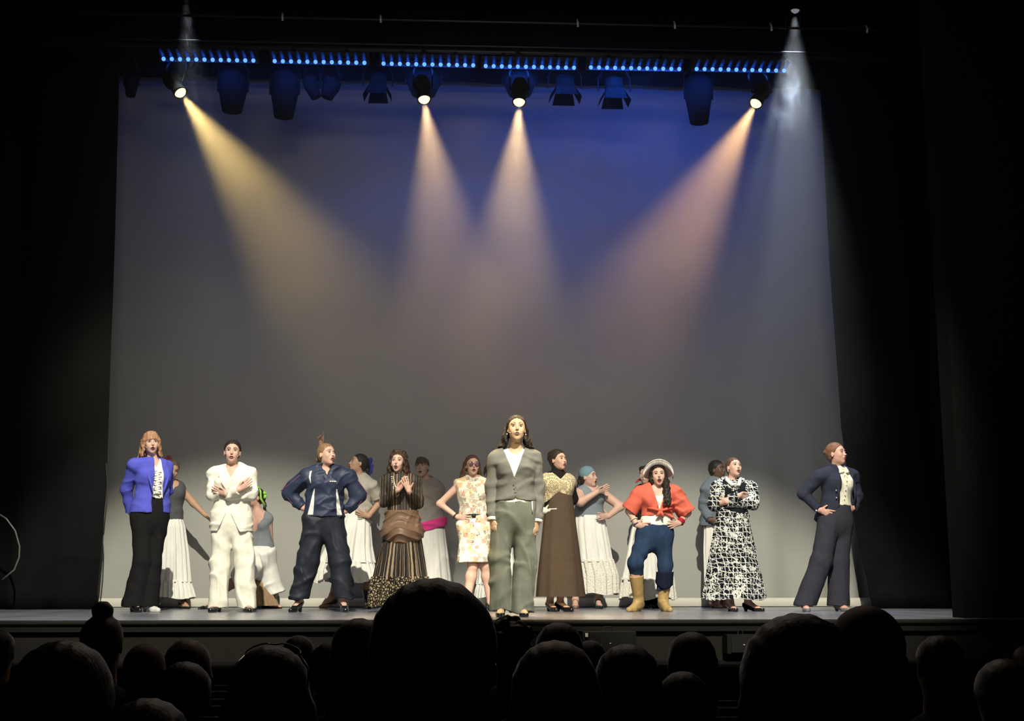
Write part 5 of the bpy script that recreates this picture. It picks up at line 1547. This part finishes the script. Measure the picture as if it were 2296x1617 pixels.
def p_redribbon():
    Y = 14.0
    P = Person('person hidden behind the cowboy hat, dark bun and red ribbon showing', Y,
        dict(nk=(1452, 1092), wa=(1452, 1150), hp=(1452, 1180), shL=(1434, 1102), shR=(1476, 1102), elL=(1424, 1140, .06), wrL=(1440, 1168, .0), elR=(1488, 1138, .06), wrR=(1474, 1166, .0),
             knL=(1445, 1262), anL=(1450, 0), knR=(1465, 1262), anR=(1468, 0)), (1448, 1066, -.02, -30, 0, 0, .98), yaw=0, skin_m=skin('shade', (.5, .31, .24)), size=.96, h=.007)
    P.body(hands={'L': HIPL(), 'R': HIPR()}, feet={'L': ((-.2, -1), .02), 'R': ((.3, -1), .02)})
    P.top(M_blkcloth, 'dark_top', off=.012, hem=zat(1165, Y), neck=('round', .07), fold=0, h=.007, sleeve=.8, sl_r=(.056, .056, 0, 0))
    P.skirt(C_skirt, [(1452, 1158, 26), (1452, 1190, 36), (1452, 1260, 48), (1452, 1300, 54)], 'long_skirt', n=13, amp=.12, seed=71)
    P.skirt(m_eyelet('eyelet_hem'), [(1452, 1296, 54), (1452, 1342, 58)], 'eyelet_hem', n=16, amp=.12, top_amp=.11, seed=71, hem_wave=.02)
    lk = [wavy(-.02, -.09, .09, -.03 + .01 * i, -.17, .10 - .012 * i, 5, .012, .022, .014, i * 2, 1.2) for i in range(4)]
    P.hair(hair_mat('black', (.01, .008, .007)), seed=17, bun=[((-.075, -.075, .085), .040), ((-.05, -.07, .07), .03)])
    b = MB(); c = P.H.w(-.09, -.05, -.045)
    for i in range(6): b.tube([Vector(c), Vector(c + V(-.055 * math.cos(i * .5), -.02, -.035 + .018 * i))], [.010, .006], 6)
    b.build('hair_ribbon', cloth('red_ribbon', (.42, .04, .04)), P.e, True)
    P.shoe('L', (-.2, -1), M_shoe, .02, 'boot', (.2, .045)); P.shoe('R', (.3, -1), M_shoe, .02, 'boot', (.2, .045))
    return P

def p_bluesweater():
    Y = 14.0
    P = Person('person in a blue-grey sweater, half hidden behind the black and white dress', Y,
        dict(nk=(1609, 1078), wa=(1605, 1146), hp=(1604, 1176), shL=(1585, 1096), shR=(1632, 1098), elL=(1578, 1136, .02), wrL=(1592, 1166, -.14), elR=(1640, 1136, .02), wrR=(1625, 1166, -.1),
             knL=(1598, 1262), anL=(1600, 0), knR=(1618, 1262), anR=(1622, 0)), (1609, 1054, -.03, 45, 2, 0, .98), yaw=10, skin_m=skin('deep', (.12, .062, .042)), size=.97)
    P.body(hands={'L': ((.6, -.3, -.3), (0, -.3, 1), 'relaxed', -1), 'R': HIPR()}, feet={'L': ((.3, -1), .02), 'R': ((.4, -1), .02)})
    P.head_feats(lip=(.16, .06, .05), brow=(.01, .008, .007))
    P.top(cloth('blue_grey_knit', (.14, .165, .20)), 'sweater', off=.020, sleeve=1.95, sl_r=(.064, .058, .052, .040), hem=zat(1178, Y), neck=('round', .056), fold=.008, seed=23)
    P.skirt(C_skirt, [(1605, 1172, 27), (1606, 1230, 29), (1610, 1320, 30)], 'long_skirt', n=12, amp=.08, seed=81)
    P.hair(hair_mat('black', (.01, .008, .007)), seed=18, bun=[((0, -.10, .01), .03)])
    P.shoe('L', (.3, -1), mat('tan_shoe', (.25, .16, .11), .5), .02, 'flat'); P.shoe('R', (.4, -1), mat('tan_shoe', (.25, .16, .11), .5), .02, 'flat')
    return P

def p_bwdress():
    Y = 12.45
    P = Person('person in a long black and white patterned dress with white collar, arms crossed', Y,
        dict(nk=(1641, 1084), wa=(1641, 1142), hp=(1642, 1176), shL=(1609, 1093), shR=(1682, 1092), elL=(1602, 1132, -.05), wrL=(1657, 1112, -.17), elR=(1687, 1128, -.05), wrR=(1630, 1126, -.13),
             knL=(1632, 1264), anL=(1638, -.03), knR=(1660, 1264), anR=(1678, -.02)), (1646, 1049, -.03, 16, 12, 3, .98), yaw=4, skin_m=skin('fair', (.60, .37, .29)), size=.94)
    P.body(hands={'L': ((.75, .65, .0), (-.2, -.3, .9), 'flat', 1), 'R': ((-.75, .65, .0), (.1, -.3, .9), 'flat', -1)}, feet={'L': ((.1, -1), .03), 'R': ((.7, -.75), .03)}, mouth=.014)
    P.head_feats(mouth=.014, lip=(.42, .13, .11), brow=(.10, .06, .04))
    bw = m_bw()
    P.top(bw, 'patterned_blouse', off=.018, sleeve=1.97, sl_r=(.070, .068, .062, .040), hem=zat(1160, Y), fold=.010, seed=27, neck=('round', .055))
    S, nk = P.S, P.j['nk']
    def yoke(X, Y_, Z):
        u = np.abs((X - nk[0]) * S[0] + (Y_ - nk[1]) * S[1])
        return np.maximum(u - .105 - .02 * 0, np.maximum(.062 - u, 0) * 1.0 - (nk[2] - .035 - Z) * 1.0 if False else (Z - (nk[2] + .03 - .10 * np.exp(-(u / .062) ** 4))))
    P.top(cloth('black_velvet', (.008, .011, .013)), 'black_bodice', off=.024, hem=zat(1150, Y), fold=.003, seed=2, cutf=yoke)
    P.skirt(bw, [(1641, 1138, 29), (1642, 1170, 37), (1644, 1240, 50), (1646, 1310, 62), (1647, 1344, 67)], 'patterned_skirt', n=9, amp=.085, seed=91, depth=.8, power=1.0, hem_wave=.01)
    cl = MB(); wt = C_white
    for q in (-1, 1):
        cl.tube([Vector(nk + S * q * a + P.F * f_ + V(0, 0, z_)) for a, f_, z_ in ((.0, -.055, .055), (.055, -.025, .050), (.062, .06, .025), (.030, .125, -.025), (.006, .13, -.02))], [.014, .017, .021, .018, .008], 8)
    cl.build('white_collar', wt, P.e, True)
    P.hair(hair_mat('light_brown', (.10, .055, .032)), seed=19, bun=[((0, -.115, .0), .03)])
    P.shoe('L', (.1, -1), M_shoe, .03); P.shoe('R', (.7, -.75), M_shoe, .03)
    er = MB(); er.ball(Vector(P.H.w(-.078, .0, -.045)), .006); er.build('earring', M_btn, P.e, True)
    return P

def p_navysuit():
    Y = 12.4
    P = Person('person in a navy suit and cream bow blouse at the right end of the line', Y,
        dict(nk=(1879, 1056), wa=(1876, 1128), hp=(1873, 1164), shL=(1839, 1068), shR=(1910, 1070), elL=(1801, 1108, -.02), wrL=(1838, 1144, -.10), elR=(1922, 1116, .12), wrR=(1912, 1140, .0),
             knL=(1842, 1258, -.05), anL=(1804, -.05), knR=(1880, 1258, .04), anR=(1880, .04)), (1876, 1018, -.03, 42, 6, 0, 1.0), yaw=22, skin_m=skin('rosy', (.58, .33, .26)))
    P.body(hands={'L': ((.85, -.3, -.35), (.1, -.2, 1), 'hip', -1), 'R': ((-.6, -.6, -.4), (0, -.2, 1), 'hip', 1)}, feet={'L': ((-.1, -1), .03), 'R': ((.3, -1), .03)}, mouth=.008)
    P.head_feats(mouth=.008, lip=(.36, .10, .10), brow=(.12, .06, .04))
    nv = cloth('navy_suiting', (.026, .029, .046), bs=200, bump=.15); nv2 = cloth('navy_trouser', (.036, .036, .048), bs=200, bump=.15)
    P.trousers(nv2, waist_z=zat(1133, Y), r=(.104, .098, .104), hem_z=(.055, .055), fold=.005, seed=52, waist=1.1, fdirs=[((60, 30, 5), .7), ((20, 10, 30), .3)])
    P.top(cloth('cream_satin', (.78, .74, .60), .5, bs=40), 'bow_blouse', off=.014, hem=zat(1132, Y), neck=None, fold=.008, seed=5, waist=1.06, fdirs=[((60, 40, 8), .6), ((20, 10, 50), .4)])
    S, F, nk = P.S, P.F, P.j['nk']
    bw_ = MB()
    for q in (-1, 1):
        c = nk + F * .090 - V(0, 0, .025)
        bw_.tube([Vector(c), Vector(c + S * q * .030 + F * .01 + V(0, 0, .012)), Vector(c + S * q * .065 - F * .01 - V(0, 0, .005))], [.008, .016, .010], 8)
        bw_.tube([Vector(c), Vector(c + S * q * .018 - V(0, 0, .03) + F * .01), Vector(c + S * q * .026 - V(0, 0, .065) + F * .01)], [.008, .012, .006], 8)
        bw_.tube([Vector(nk + S * q * a + F * f_ + V(0, 0, z_)) for a, f_, z_ in ((.0, -.055, .055), (.052, -.02, .045), (.058, .04, .015), (.0, .09, -.02))], [.012, .013, .014, .008], 7)
    bw_.build('bow_collar', MATS['cream_satin'], P.e, True)
    bt = MB()
    for i in range(5): bt.ball(Vector(lerp(nk + F * .128 - V(0, 0, .10), P.j['wa'] + F * .118 + V(0, 0, .03), i / 4)), .006)
    bt.build('button', mat('pearl_button', (.8, .78, .7), .3), P.e, True)
    def openf(X, Y_, Z):
        u = (X - nk[0]) * S[0] + (Y_ - nk[1]) * S[1]; fr_ = (X - nk[0]) * F[0] + (Y_ - nk[1]) * F[1]
        w_ = np.clip((nk[2] + .03 - Z) / .40, 0, 2)
        return np.minimum((.060 + .035 * w_ + np.maximum(0, w_ - .95) * .5) - np.abs(u - .010), fr_ - .0)
    hzL = zat(1158, Y)
    def sk(v): v.cone(P.j['hp'] + V(-.02, .05, -.01), P.j['wa'], .175, .128, .05, (F, .85))
    P.top(nv, 'suit_jacket', off=.028, sleeve=1.93, sl_r=(.064, .055, .050, .042), hem=zat(1166, Y), slope_hem=-.1, fold=.008, seed=29, cutf=openf, extra=sk)
    lp = MB()
    for q in (-1, 1):
        pts = [nk + S * q * a + F * f_ + V(0, 0, z_) for a, f_, z_ in ((.060, .0, .04), (.086, .075, -.03), (.098, .108, -.12), (.098, .120, -.22), (.095, .115, -.31))]
        lp.tube([Vector(p) for p in pts], [.009, .016, .018, .013, .006], 6)
    lp.build('lapel', nv, P.e, True)
    sb = MB()
    for i in range(2): sb.ball(Vector(nk - S * .122 + F * .112 - V(0, 0, .20 + .07 * i)), .007)
    sb.ball(Vector(lerp(P.j['elL'], P.j['wrL'], .85) + V(-.02, -.035, -.03)), .009)
    sb.build('button', M_btn, P.e, True)
    P.hair(hair_mat('auburn', (.17, .075, .038)), seed=20, bun=[((-.03, -.10, .03), .032)])
    P.shoe('L', (-.1, -1), mat('grey_shoe', (.16, .17, .18), .35), .03); P.shoe('R', (.3, -1), MATS['grey_shoe'], .03)
    headset(P, 1)
    return P

CAST = [p_blazer, p_smiling, p_whitesuit, p_kneeling, p_tracksuit, p_blueribbon, p_victorian, p_bangs, p_printdress, p_hidden, p_cardigan, p_maxidress, p_headscarf, p_cowgirl, p_redribbon, p_bluesweater, p_bwdress, p_navysuit]
for _f in CAST:
    _f()
# ------------------------------------------------------------ the audience, seen from behind
def seat_floor(Y): return -0.98 - 0.075 * (Y - 2.0)
def viewer(label, cx, top, w, style='short', col=(.02, .014, .01), coat=(.012, .012, .014), Y=None, yaw=180, roll=0, hw=.175, h=None, low=None, shoulders=True, skin_c=(.45, .28, .2), extra=None, spread=0, sh_drop=.30, sh_w=.20):
    Y = Y or max(2.0, hw * 2900.0 / w)
    k = hw / .163
    c = np.array(at(cx, top, Y), 'f8'); c[2] -= .125 * k
    H = Head(c, yaw, 0, roll, k / .95)
    e = empty('audience_member', Vector((c[0], Y, seat_floor(Y))), label, 'person', 'audience members seen from behind')
    h = h or (.0065 if Y < 4 else .009)
    fz = seat_floor(Y)
    lo = c - V(.42, .34, 0); lo[2] = c[2] - .72; hi = c + V(.42, .34, .24)
    v = Vol(lo, hi, h)
    v.cone(c + V(0, .0, -.06), c + V(0, -.0, -.24), .056 * k, .066 * k, .03)
    v.ell(c, (.001, .001, .001)); H.build(v)
    o = v.mesh('body', mat('skin_dim_%d' % int(skin_c[0] * 100), skin_c, .6), e, .02)
    # coat: shoulders, upper arms and back
    v = Vol(lo, hi, max(h, .009))
    nk = c + V(0, 0, -.235 * k)
    for q in (-1, 1):
        sh = nk + V(q * sh_w, .0, -.075)
        v.cone(nk, sh, .070, .065, .05); v.cone(sh, sh + V(q * .03, .03, -.28), .066, .056, .04)
    v.cone(nk + V(0, 0, -.08), nk + V(0, .02, -.42), .17, .18, .06, (V(0, 1, 0), .66))
    v.warp(folds(.010, [((14, 6, 20), .6), ((-12, 6, 22), .5)], int(cx)))
    v.mesh('coat', mat('coat_%d_%d_%d' % tuple(int(x * 999) for x in coat), coat, .9, bump=.2), e, .02)
    # hair
    if style != 'bald':
        hlo = c - V(.24, .24, .20 + (low or 0)); hhi = c + V(.24, .24, .24)
        v = Vol(hlo, hhi, h * .85)
        rr = random.Random(int(cx * 7 + top))
        H.e(v, (0, -.022, .034), (.083, .098, .088)); H.e(v, (0, -.045, -.03), (.068, .062, .075), .03)
        if style in ('short', 'crop'): H.e(v, (0, -.05, -.06), (.055, .05, .05), .03)
        if style == 'thick': H.e(v, (0, -.02, .03), (.090, .105, .098), .02); H.e(v, (0, -.05, -.05), (.075, .065, .07), .03)
        if style in ('long', 'wavy'): H.e(v, (0, -.022, .030), (.088, .100, .096), .03)
        if style == 'curly':
            for i in range(70):
                th = rr.uniform(0, 2 * PI); ph = rr.uniform(-.5, 1.4)
                H.e(v, (.086 * math.cos(th) * math.cos(ph), -.03 + .095 * math.sin(th) * math.cos(ph), .03 + .090 * math.sin(ph)), (.020, .020, .020), .010)
        if style in ('long', 'wavy', 'bob'):
            L_ = {'long': .26, 'wavy': .24, 'bob': .10}[style] if low is None else low
            n = 22
            for i in range(n):
                a = PI * (1.0 * i / (n - 1)) 
                x, y = .070 * math.cos(a), -.03 - .055 * math.sin(a)
                sp = 1.0 + (.75 if style == 'wavy' else .25 + spread)
                pts, rad = wavy(x, y, .015, x * sp + rr.uniform(-.01, .01), y * 1.15, -L_ * rr.uniform(.85, 1.0), 9, .010 if style == 'wavy' else .004, .020, .016, rr.uniform(0, 6), 2.4)
                P_ = [H.w(*p) for p in pts]
                for q in range(len(P_) - 1): v.cone(P_[q], P_[q + 1], rad[q] * k, rad[q + 1] * k, .018)
        if style == 'bun':
            H.e(v, (.0, -.03, .135), (.042, .042, .040), .012)
        R = H.R.astype('f4'); c4 = c.astype('f4')
        def gr(X, Y_, Z):
            lx = (X - c4[0]); lz = (Z - c4[2])
            return .0013 * np.sin(lx * 210 + 5 * np.sin(lz * 18 + cx))
        v.warp(gr)
        ho = v.mesh('hair', mat('hair_aud_%d_%d' % (int(col[0] * 999), int(col[2] * 999)), col, .45, bump=.4, bscale=90, noise=.3, nscale=60, stretch=(1, 1, .25), spec=.4), e, .02)
        # stray hairs catching the stage light
        fm = MB()
        for i in range(26 if Y < 5 else 10):
            th = rr.uniform(0, PI); ph = rr.uniform(0, 1.5)
            d0 = V(math.cos(th) * math.cos(ph), rr.uniform(-.4, .4), abs(math.sin(th)) * .9 + .1); d0 = unit(d0)
            p0 = c + V(0, 0, .03) * k + d0 * .088 * k
            tg = unit(np.cross(d0, V(0, 1, 0)) * rr.choice((-1, 1)) + d0 * .25)
            L1 = rr.uniform(.008, .022)
            fm.tube([Vector(p0 - tg * .01), Vector(p0 + tg * L1 * .5 + d0 * .006), Vector(p0 + tg * L1 + d0 * .004)], [.0005, .0004, .0002], 4, False)
        tag(fm.build('stray_hair', ho.data.materials[0], ho, True), kind='stuff')
        if extra == 'sunglasses':
            g = MB()
            for q in (-1, 1):
                g.tube([Vector(H.w(q * .036 + .029 * math.cos(a), .022 + .020 * math.sin(a), .1300 - .018 * abs(q * .036 + .029 * math.cos(a)) / .06 + .010 * math.sin(a))) for a in np.linspace(0, 2 * PI, 18)], .0022, 6)
                g.tube([Vector(H.w(q * .064, .02, .108)), Vector(H.w(q * .088, -.02, .080)), Vector(H.w(q * .092, -.06, .04))], .0020, 6)
            g.tube([Vector(H.w(-.008, .022, .131)), Vector(H.w(.008, .022, .131))], .0022, 5)
            go = g.build('sunglasses', mat('glossy_frame', (.6, .5, .42), .2, metal=.5, spec=.8), e, True)
    return e

AUD = [
 ('head with short dark hair at the far left edge of the audience', 2, 1412, 66, 'short', (.02, .014, .01)),
 ('broad head with smooth dark hair low at the left', 150, 1442, 196, 'thick', (.018, .013, .010)),
 ('person with a topknot bun near the left end of the stage', 234, 1376, 88, 'bun', (.10, .055, .035)),
 ('bald person to the right of the one with the topknot', 328, 1434, 102, 'bald', (.1, .1, .1)),
 ('person with long light brown hair falling to the right, next to the bald head', 424, 1437, 90, 'long', (.26, .17, .08)),
 ('dark cropped head in front of the bald head and the light brown hair', 418, 1480, 116, 'crop', (.012, .010, .009)),
 ('person at the bottom left whose crown just enters the picture', 335, 1570, 180, 'thick', (.06, .04, .02)),
 ('person with wide wavy hair and sunglasses pushed up on the head', 610, 1452, 150, 'wavy', (.06, .035, .02)),
 ('person with small round dark head behind the one with sunglasses on the head', 671, 1423, 68, 'short', (.05, .03, .02)),
 ('person with dark hair left of the tallest silhouette, second head from it', 706, 1456, 60, 'short', (.05, .035, .02)),
 ('bobbed dark head, third from the tallest silhouette on its left', 738, 1437, 70, 'bob', (.02, .014, .01)),
 ('person with long brown hair directly left of the tallest silhouette', 806, 1390, 104, 'long', (.07, .045, .03)),
 ('tall dark silhouette in the centre, its head rising over the stage edge', 972, 1305, 248, 'thick', (.008, .007, .006)),
 ('person with tight curly dark hair just right of the tallest silhouette', 1145, 1386, 84, 'curly', (.012, .009, .007)),
 ('person with a smooth black head under the woman in the brown dress', 1252, 1398, 94, 'thick', (.008, .007, .006)),
 ('person with long greyish hair widening down to the bottom edge, centre right', 1243, 1442, 168, 'long', (.16, .13, .10)),
 ('person with a small dark head between the greyish long hair and the round dark head', 1322, 1434, 70, 'short', (.02, .014, .01)),
 ('person with a very round dark head right of the greyish long hair', 1404, 1448, 132, 'thick', (.02, .010, .008)),
 ('person with long straight dark blond hair, below the back-lit loudspeakers', 1548, 1420, 92, 'long', (.12, .08, .045)),
 ('person with a dark head and dark coat in front of the dark blond hair', 1528, 1502, 110, 'short', (.008, .007, .006)),
 ('large-headed person with loosely pinned brown hair, right of centre', 1782, 1384, 230, 'long', (.05, .035, .025)),
 ('bald broad person at the right whose head rises over the stage edge', 1935, 1342, 184, 'bald', (.1, .1, .1)),
 ('person with ruffled short brown hair beyond the broad bald head', 2100, 1422, 100, 'short', (.08, .06, .035)),
 ('person with a grey round head at the lower right corner', 2246, 1480, 118, 'thick', (.10, .09, .08)),
 ('person with brown hair cut off by the right edge of the picture', 2296, 1446, 56, 'short', (.09, .06, .04)),
]
for (lb, cx, top, w_, st, col) in AUD:
    kw = {}
    if 'sunglasses pushed' in lb: kw['extra'] = 'sunglasses'
    if w_ > 180: kw['h'] = .006
    if 'greyish' in lb: kw['low'] = .34; kw['spread'] = .35
    if 'curly' in lb: kw['coat'] = (.02, .022, .028)
    if 'bald' in lb: kw['skin_c'] = (.30, .16, .10)
    viewer(lb, cx, top, w_, st, col, **kw)
co_ = MB()   # pale collar of the curly-haired viewer sits on the coat
_a = [o for o in bpy.data.objects if o.name.startswith('audience_member') and 'tight curly' in o.get('label', '')][0]
_y = _a.location.y
co_.tube([at(1098, 1474, _y), at(1112, 1466, _y + .02), at(1130, 1463, _y + .03), at(1146, 1465, _y + .02)], .008, 6)
co_.build('collar', mat('pale_collar', (.6, .58, .5), .7), _a, True)

# seat backs glimpsed between the heads
M_seat = mat('seat_velour', (.03, .012, .012), .9, bump=.3, bscale=80)
M_rail = mat('seat_rail', (.28, .22, .17), .4)
def seatback(x0, x1, py, Y, label):
    a, b = at(x0, py, Y), at(x1, py, Y)
    e = empty('theatre_seat', (a + b) / 2 - Vector((0, 0, .5)), label, 'seat', 'seat backs between the audience')
    m = MB(); w_ = b.x - a.x; c = (a + b) / 2
    m.box(c - Vector((0, -.02, .30)), (w_, .06, .56)); m.build('backrest', M_seat, e)
    r = MB(); r.tube([a, b], .006, 8); r.build('top_rail', M_rail, e, True)
    l = MB()
    for s_ in (-1, 1): l.box(Vector((c.x + s_ * w_ * .45, Y + .02, (c.z - .55 + seat_floor(Y)) / 2 + .0)), (.04, .06, abs(c.z - .55 - seat_floor(Y)) + .04))
    l.build('standard', M_metal, e)
seatback(452, 545, 1540, 5.4, 'farthest of three seat backs left of the wavy hair with sunglasses')
seatback(448, 532, 1571, 4.6, 'middle of three seat backs left of the wavy hair with sunglasses')
seatback(440, 520, 1612, 3.9, 'nearest of three seat backs left of the wavy hair with sunglasses')
seatback(1612, 1668, 1575, 4.6, 'farther of two seat backs left of the large head with brown hair')
seatback(1606, 1668, 1612, 3.9, 'nearer of two seat backs left of the large head with brown hair')
# ------------------------------------------------------------ haze in the stage air
def volume_mat(name, dens, col, g, noise=None):
    m = bpy.data.materials.new(name); m.use_nodes = True
    nt = m.node_tree; N = nt.nodes; N.clear(); L = nt.links
    v = N.new('ShaderNodeVolumeScatter'); v.inputs['Color'].default_value = (*col, 1)
    v.inputs['Density'].default_value = dens; v.inputs['Anisotropy'].default_value = g
    o = N.new('ShaderNodeOutputMaterial'); L.new(v.outputs[0], o.inputs['Volume'])
    m['v'] = 1
    return m, v
hz = MB(); hz.box((0.15, (11.5 + 14.1) / 2, 3.45), (8.5, 2.6, 5.9))
m, v = volume_mat('stage_haze', 0.05, (1.0, 0.98, 0.92), 0.35)
nt = m.node_tree; N = nt.nodes; L = nt.links
tc = N.new('ShaderNodeTexCoord'); sp = N.new('ShaderNodeSeparateXYZ'); L.new(tc.outputs['Object'], sp.inputs[0])
mr = N.new('ShaderNodeMapRange'); mr.interpolation_type = 'SMOOTHSTEP'
mr.inputs[1].default_value = 0.5; mr.inputs[2].default_value = 3.4; mr.inputs[3].default_value = 0.006; mr.inputs[4].default_value = 0.068
L.new(sp.outputs[2], mr.inputs[0])
no = N.new('ShaderNodeTexNoise'); no.inputs['Scale'].default_value = 0.95; no.inputs['Detail'].default_value = 2.5
L.new(tc.outputs['Object'], no.inputs['Vector'])
m2 = N.new('ShaderNodeMapRange'); m2.inputs[1].default_value = 0.3; m2.inputs[2].default_value = 0.7; m2.inputs[3].default_value = 0.60; m2.inputs[4].default_value = 1.45
L.new(no.outputs[0], m2.inputs[0])
mu = N.new('ShaderNodeMath'); mu.operation = 'MULTIPLY'; L.new(mr.outputs[0], mu.inputs[0]); L.new(m2.outputs[0], mu.inputs[1])
m3 = N.new('ShaderNodeMapRange'); m3.interpolation_type = 'SMOOTHSTEP'
m3.inputs[1].default_value = 5.35; m3.inputs[2].default_value = 5.95; m3.inputs[3].default_value = 1.0; m3.inputs[4].default_value = 0.10
L.new(sp.outputs[2], m3.inputs[0])
mv = N.new('ShaderNodeMath'); mv.operation = 'MULTIPLY'; L.new(mu.outputs[0], mv.inputs[0]); L.new(m3.outputs[0], mv.inputs[1])
ab = N.new('ShaderNodeMath'); ab.operation = 'SUBTRACT'; L.new(sp.outputs[0], ab.inputs[0]); ab.inputs[1].default_value = 0.15
ac = N.new('ShaderNodeMath'); ac.operation = 'ABSOLUTE'; L.new(ab.outputs[0], ac.inputs[0])
m4 = N.new('ShaderNodeMapRange'); m4.interpolation_type = 'SMOOTHSTEP'
m4.inputs[1].default_value = 3.3; m4.inputs[2].default_value = 4.2; m4.inputs[3].default_value = 1.0; m4.inputs[4].default_value = 0.05
L.new(ac.outputs[0], m4.inputs[0])
mw = N.new('ShaderNodeMath'); mw.operation = 'MULTIPLY'; L.new(mv.outputs[0], mw.inputs[0]); L.new(m4.outputs[0], mw.inputs[1])
L.new(mw.outputs[0], v.inputs['Density'])
m.cycles.volume_step_rate = 1.6
hz = hz.build('stage_haze', m)
tag(hz, 'thin theatrical haze filling the air above the stage', 'haze', kind='stuff')

# two small plumes of thicker smoke under the cool spotlights
def plume(label, px, py0, py1, Y, w0, w1, dens, lean, seed, scale=7.0, thr=.47):
    a, b = at(px, py0, Y), at(px + lean, py1, Y)
    hgt = a.z - b.z
    W = max(w0, w1) + abs(b.x - a.x) + .05
    mb = MB(); mb.box((0, 0, -hgt / 2), (2 * W, 2 * max(w0, w1) * .8, hgt))
    m, v = volume_mat('smoke_plume', 1, (.95, .96, 1.0), .2)
    nt = m.node_tree; N = nt.nodes; L = nt.links
    def M(op, a_, b_=None, c_=None):
        n = N.new('ShaderNodeMath'); n.operation = op
        for i, x in enumerate((a_, b_, c_)):
            if x is None: continue
            if isinstance(x, (int, float)): n.inputs[i].default_value = x
            else: L.new(x, n.inputs[i])
        return n.outputs[0]
    tc = N.new('ShaderNodeTexCoord'); sp = N.new('ShaderNodeSeparateXYZ'); L.new(tc.outputs['Object'], sp.inputs[0])
    x, y, z = sp.outputs
    t = M('DIVIDE', M('MULTIPLY', z, -1.0), hgt)
    w = M('MULTIPLY_ADD', t, w1 - w0, w0)
    cx = M('ADD', M('MULTIPLY', t, b.x - a.x), M('MULTIPLY', M('SINE', M('MULTIPLY_ADD', t, 7.0, seed)), .04))
    dx = M('DIVIDE', M('SUBTRACT', x, cx), w); dy = M('DIVIDE', y, w)
    r2 = M('ADD', M('MULTIPLY', dx, dx), M('MULTIPLY', dy, dy))
    prof = M('MAXIMUM', M('SUBTRACT', 1.0, r2), 0.0)
    ends = M('MULTIPLY', M('MINIMUM', M('MULTIPLY', t, 8.0), 1.0), M('MINIMUM', M('MULTIPLY', M('SUBTRACT', 1.0, t), 2.5), 1.0))
    mp = N.new('ShaderNodeMapping'); L.new(tc.outputs['Object'], mp.inputs[0]); mp.inputs['Location'].default_value = (seed, seed * 2, 0); mp.inputs['Scale'].default_value = (1, 1, .55)
    no = N.new('ShaderNodeTexNoise'); no.inputs['Scale'].default_value = scale; no.inputs['Detail'].default_value = 3; no.inputs['Distortion'].default_value = 1.2
    L.new(mp.outputs[0], no.inputs['Vector'])
    mr = N.new('ShaderNodeMapRange'); mr.interpolation_type = 'SMOOTHSTEP'; mr.inputs[1].default_value = thr; mr.inputs[2].default_value = thr + .12
    L.new(no.outputs[0], mr.inputs[0])
    d = M('MULTIPLY', M('MULTIPLY', prof, ends), M('MULTIPLY', M('ADD', mr.outputs[0], .06), dens))
    L.new(d, v.inputs['Density'])
    m.cycles.volume_step_rate = 0.35
    o = mb.build('smoke_plume', m); o.location = a
    tag(o, label, 'smoke', kind='stuff')
plume('wispy smoke drifting down under the cool spotlight at the top right', 1764, 78, 300, 12.62, .05, .34, .45, 0, 3.1)
plume('small puffs of smoke above the left end of the blue light bars', 420, 2, 118, 12.62, .10, .16, .5, 8, 1.3, 9.0, .50)
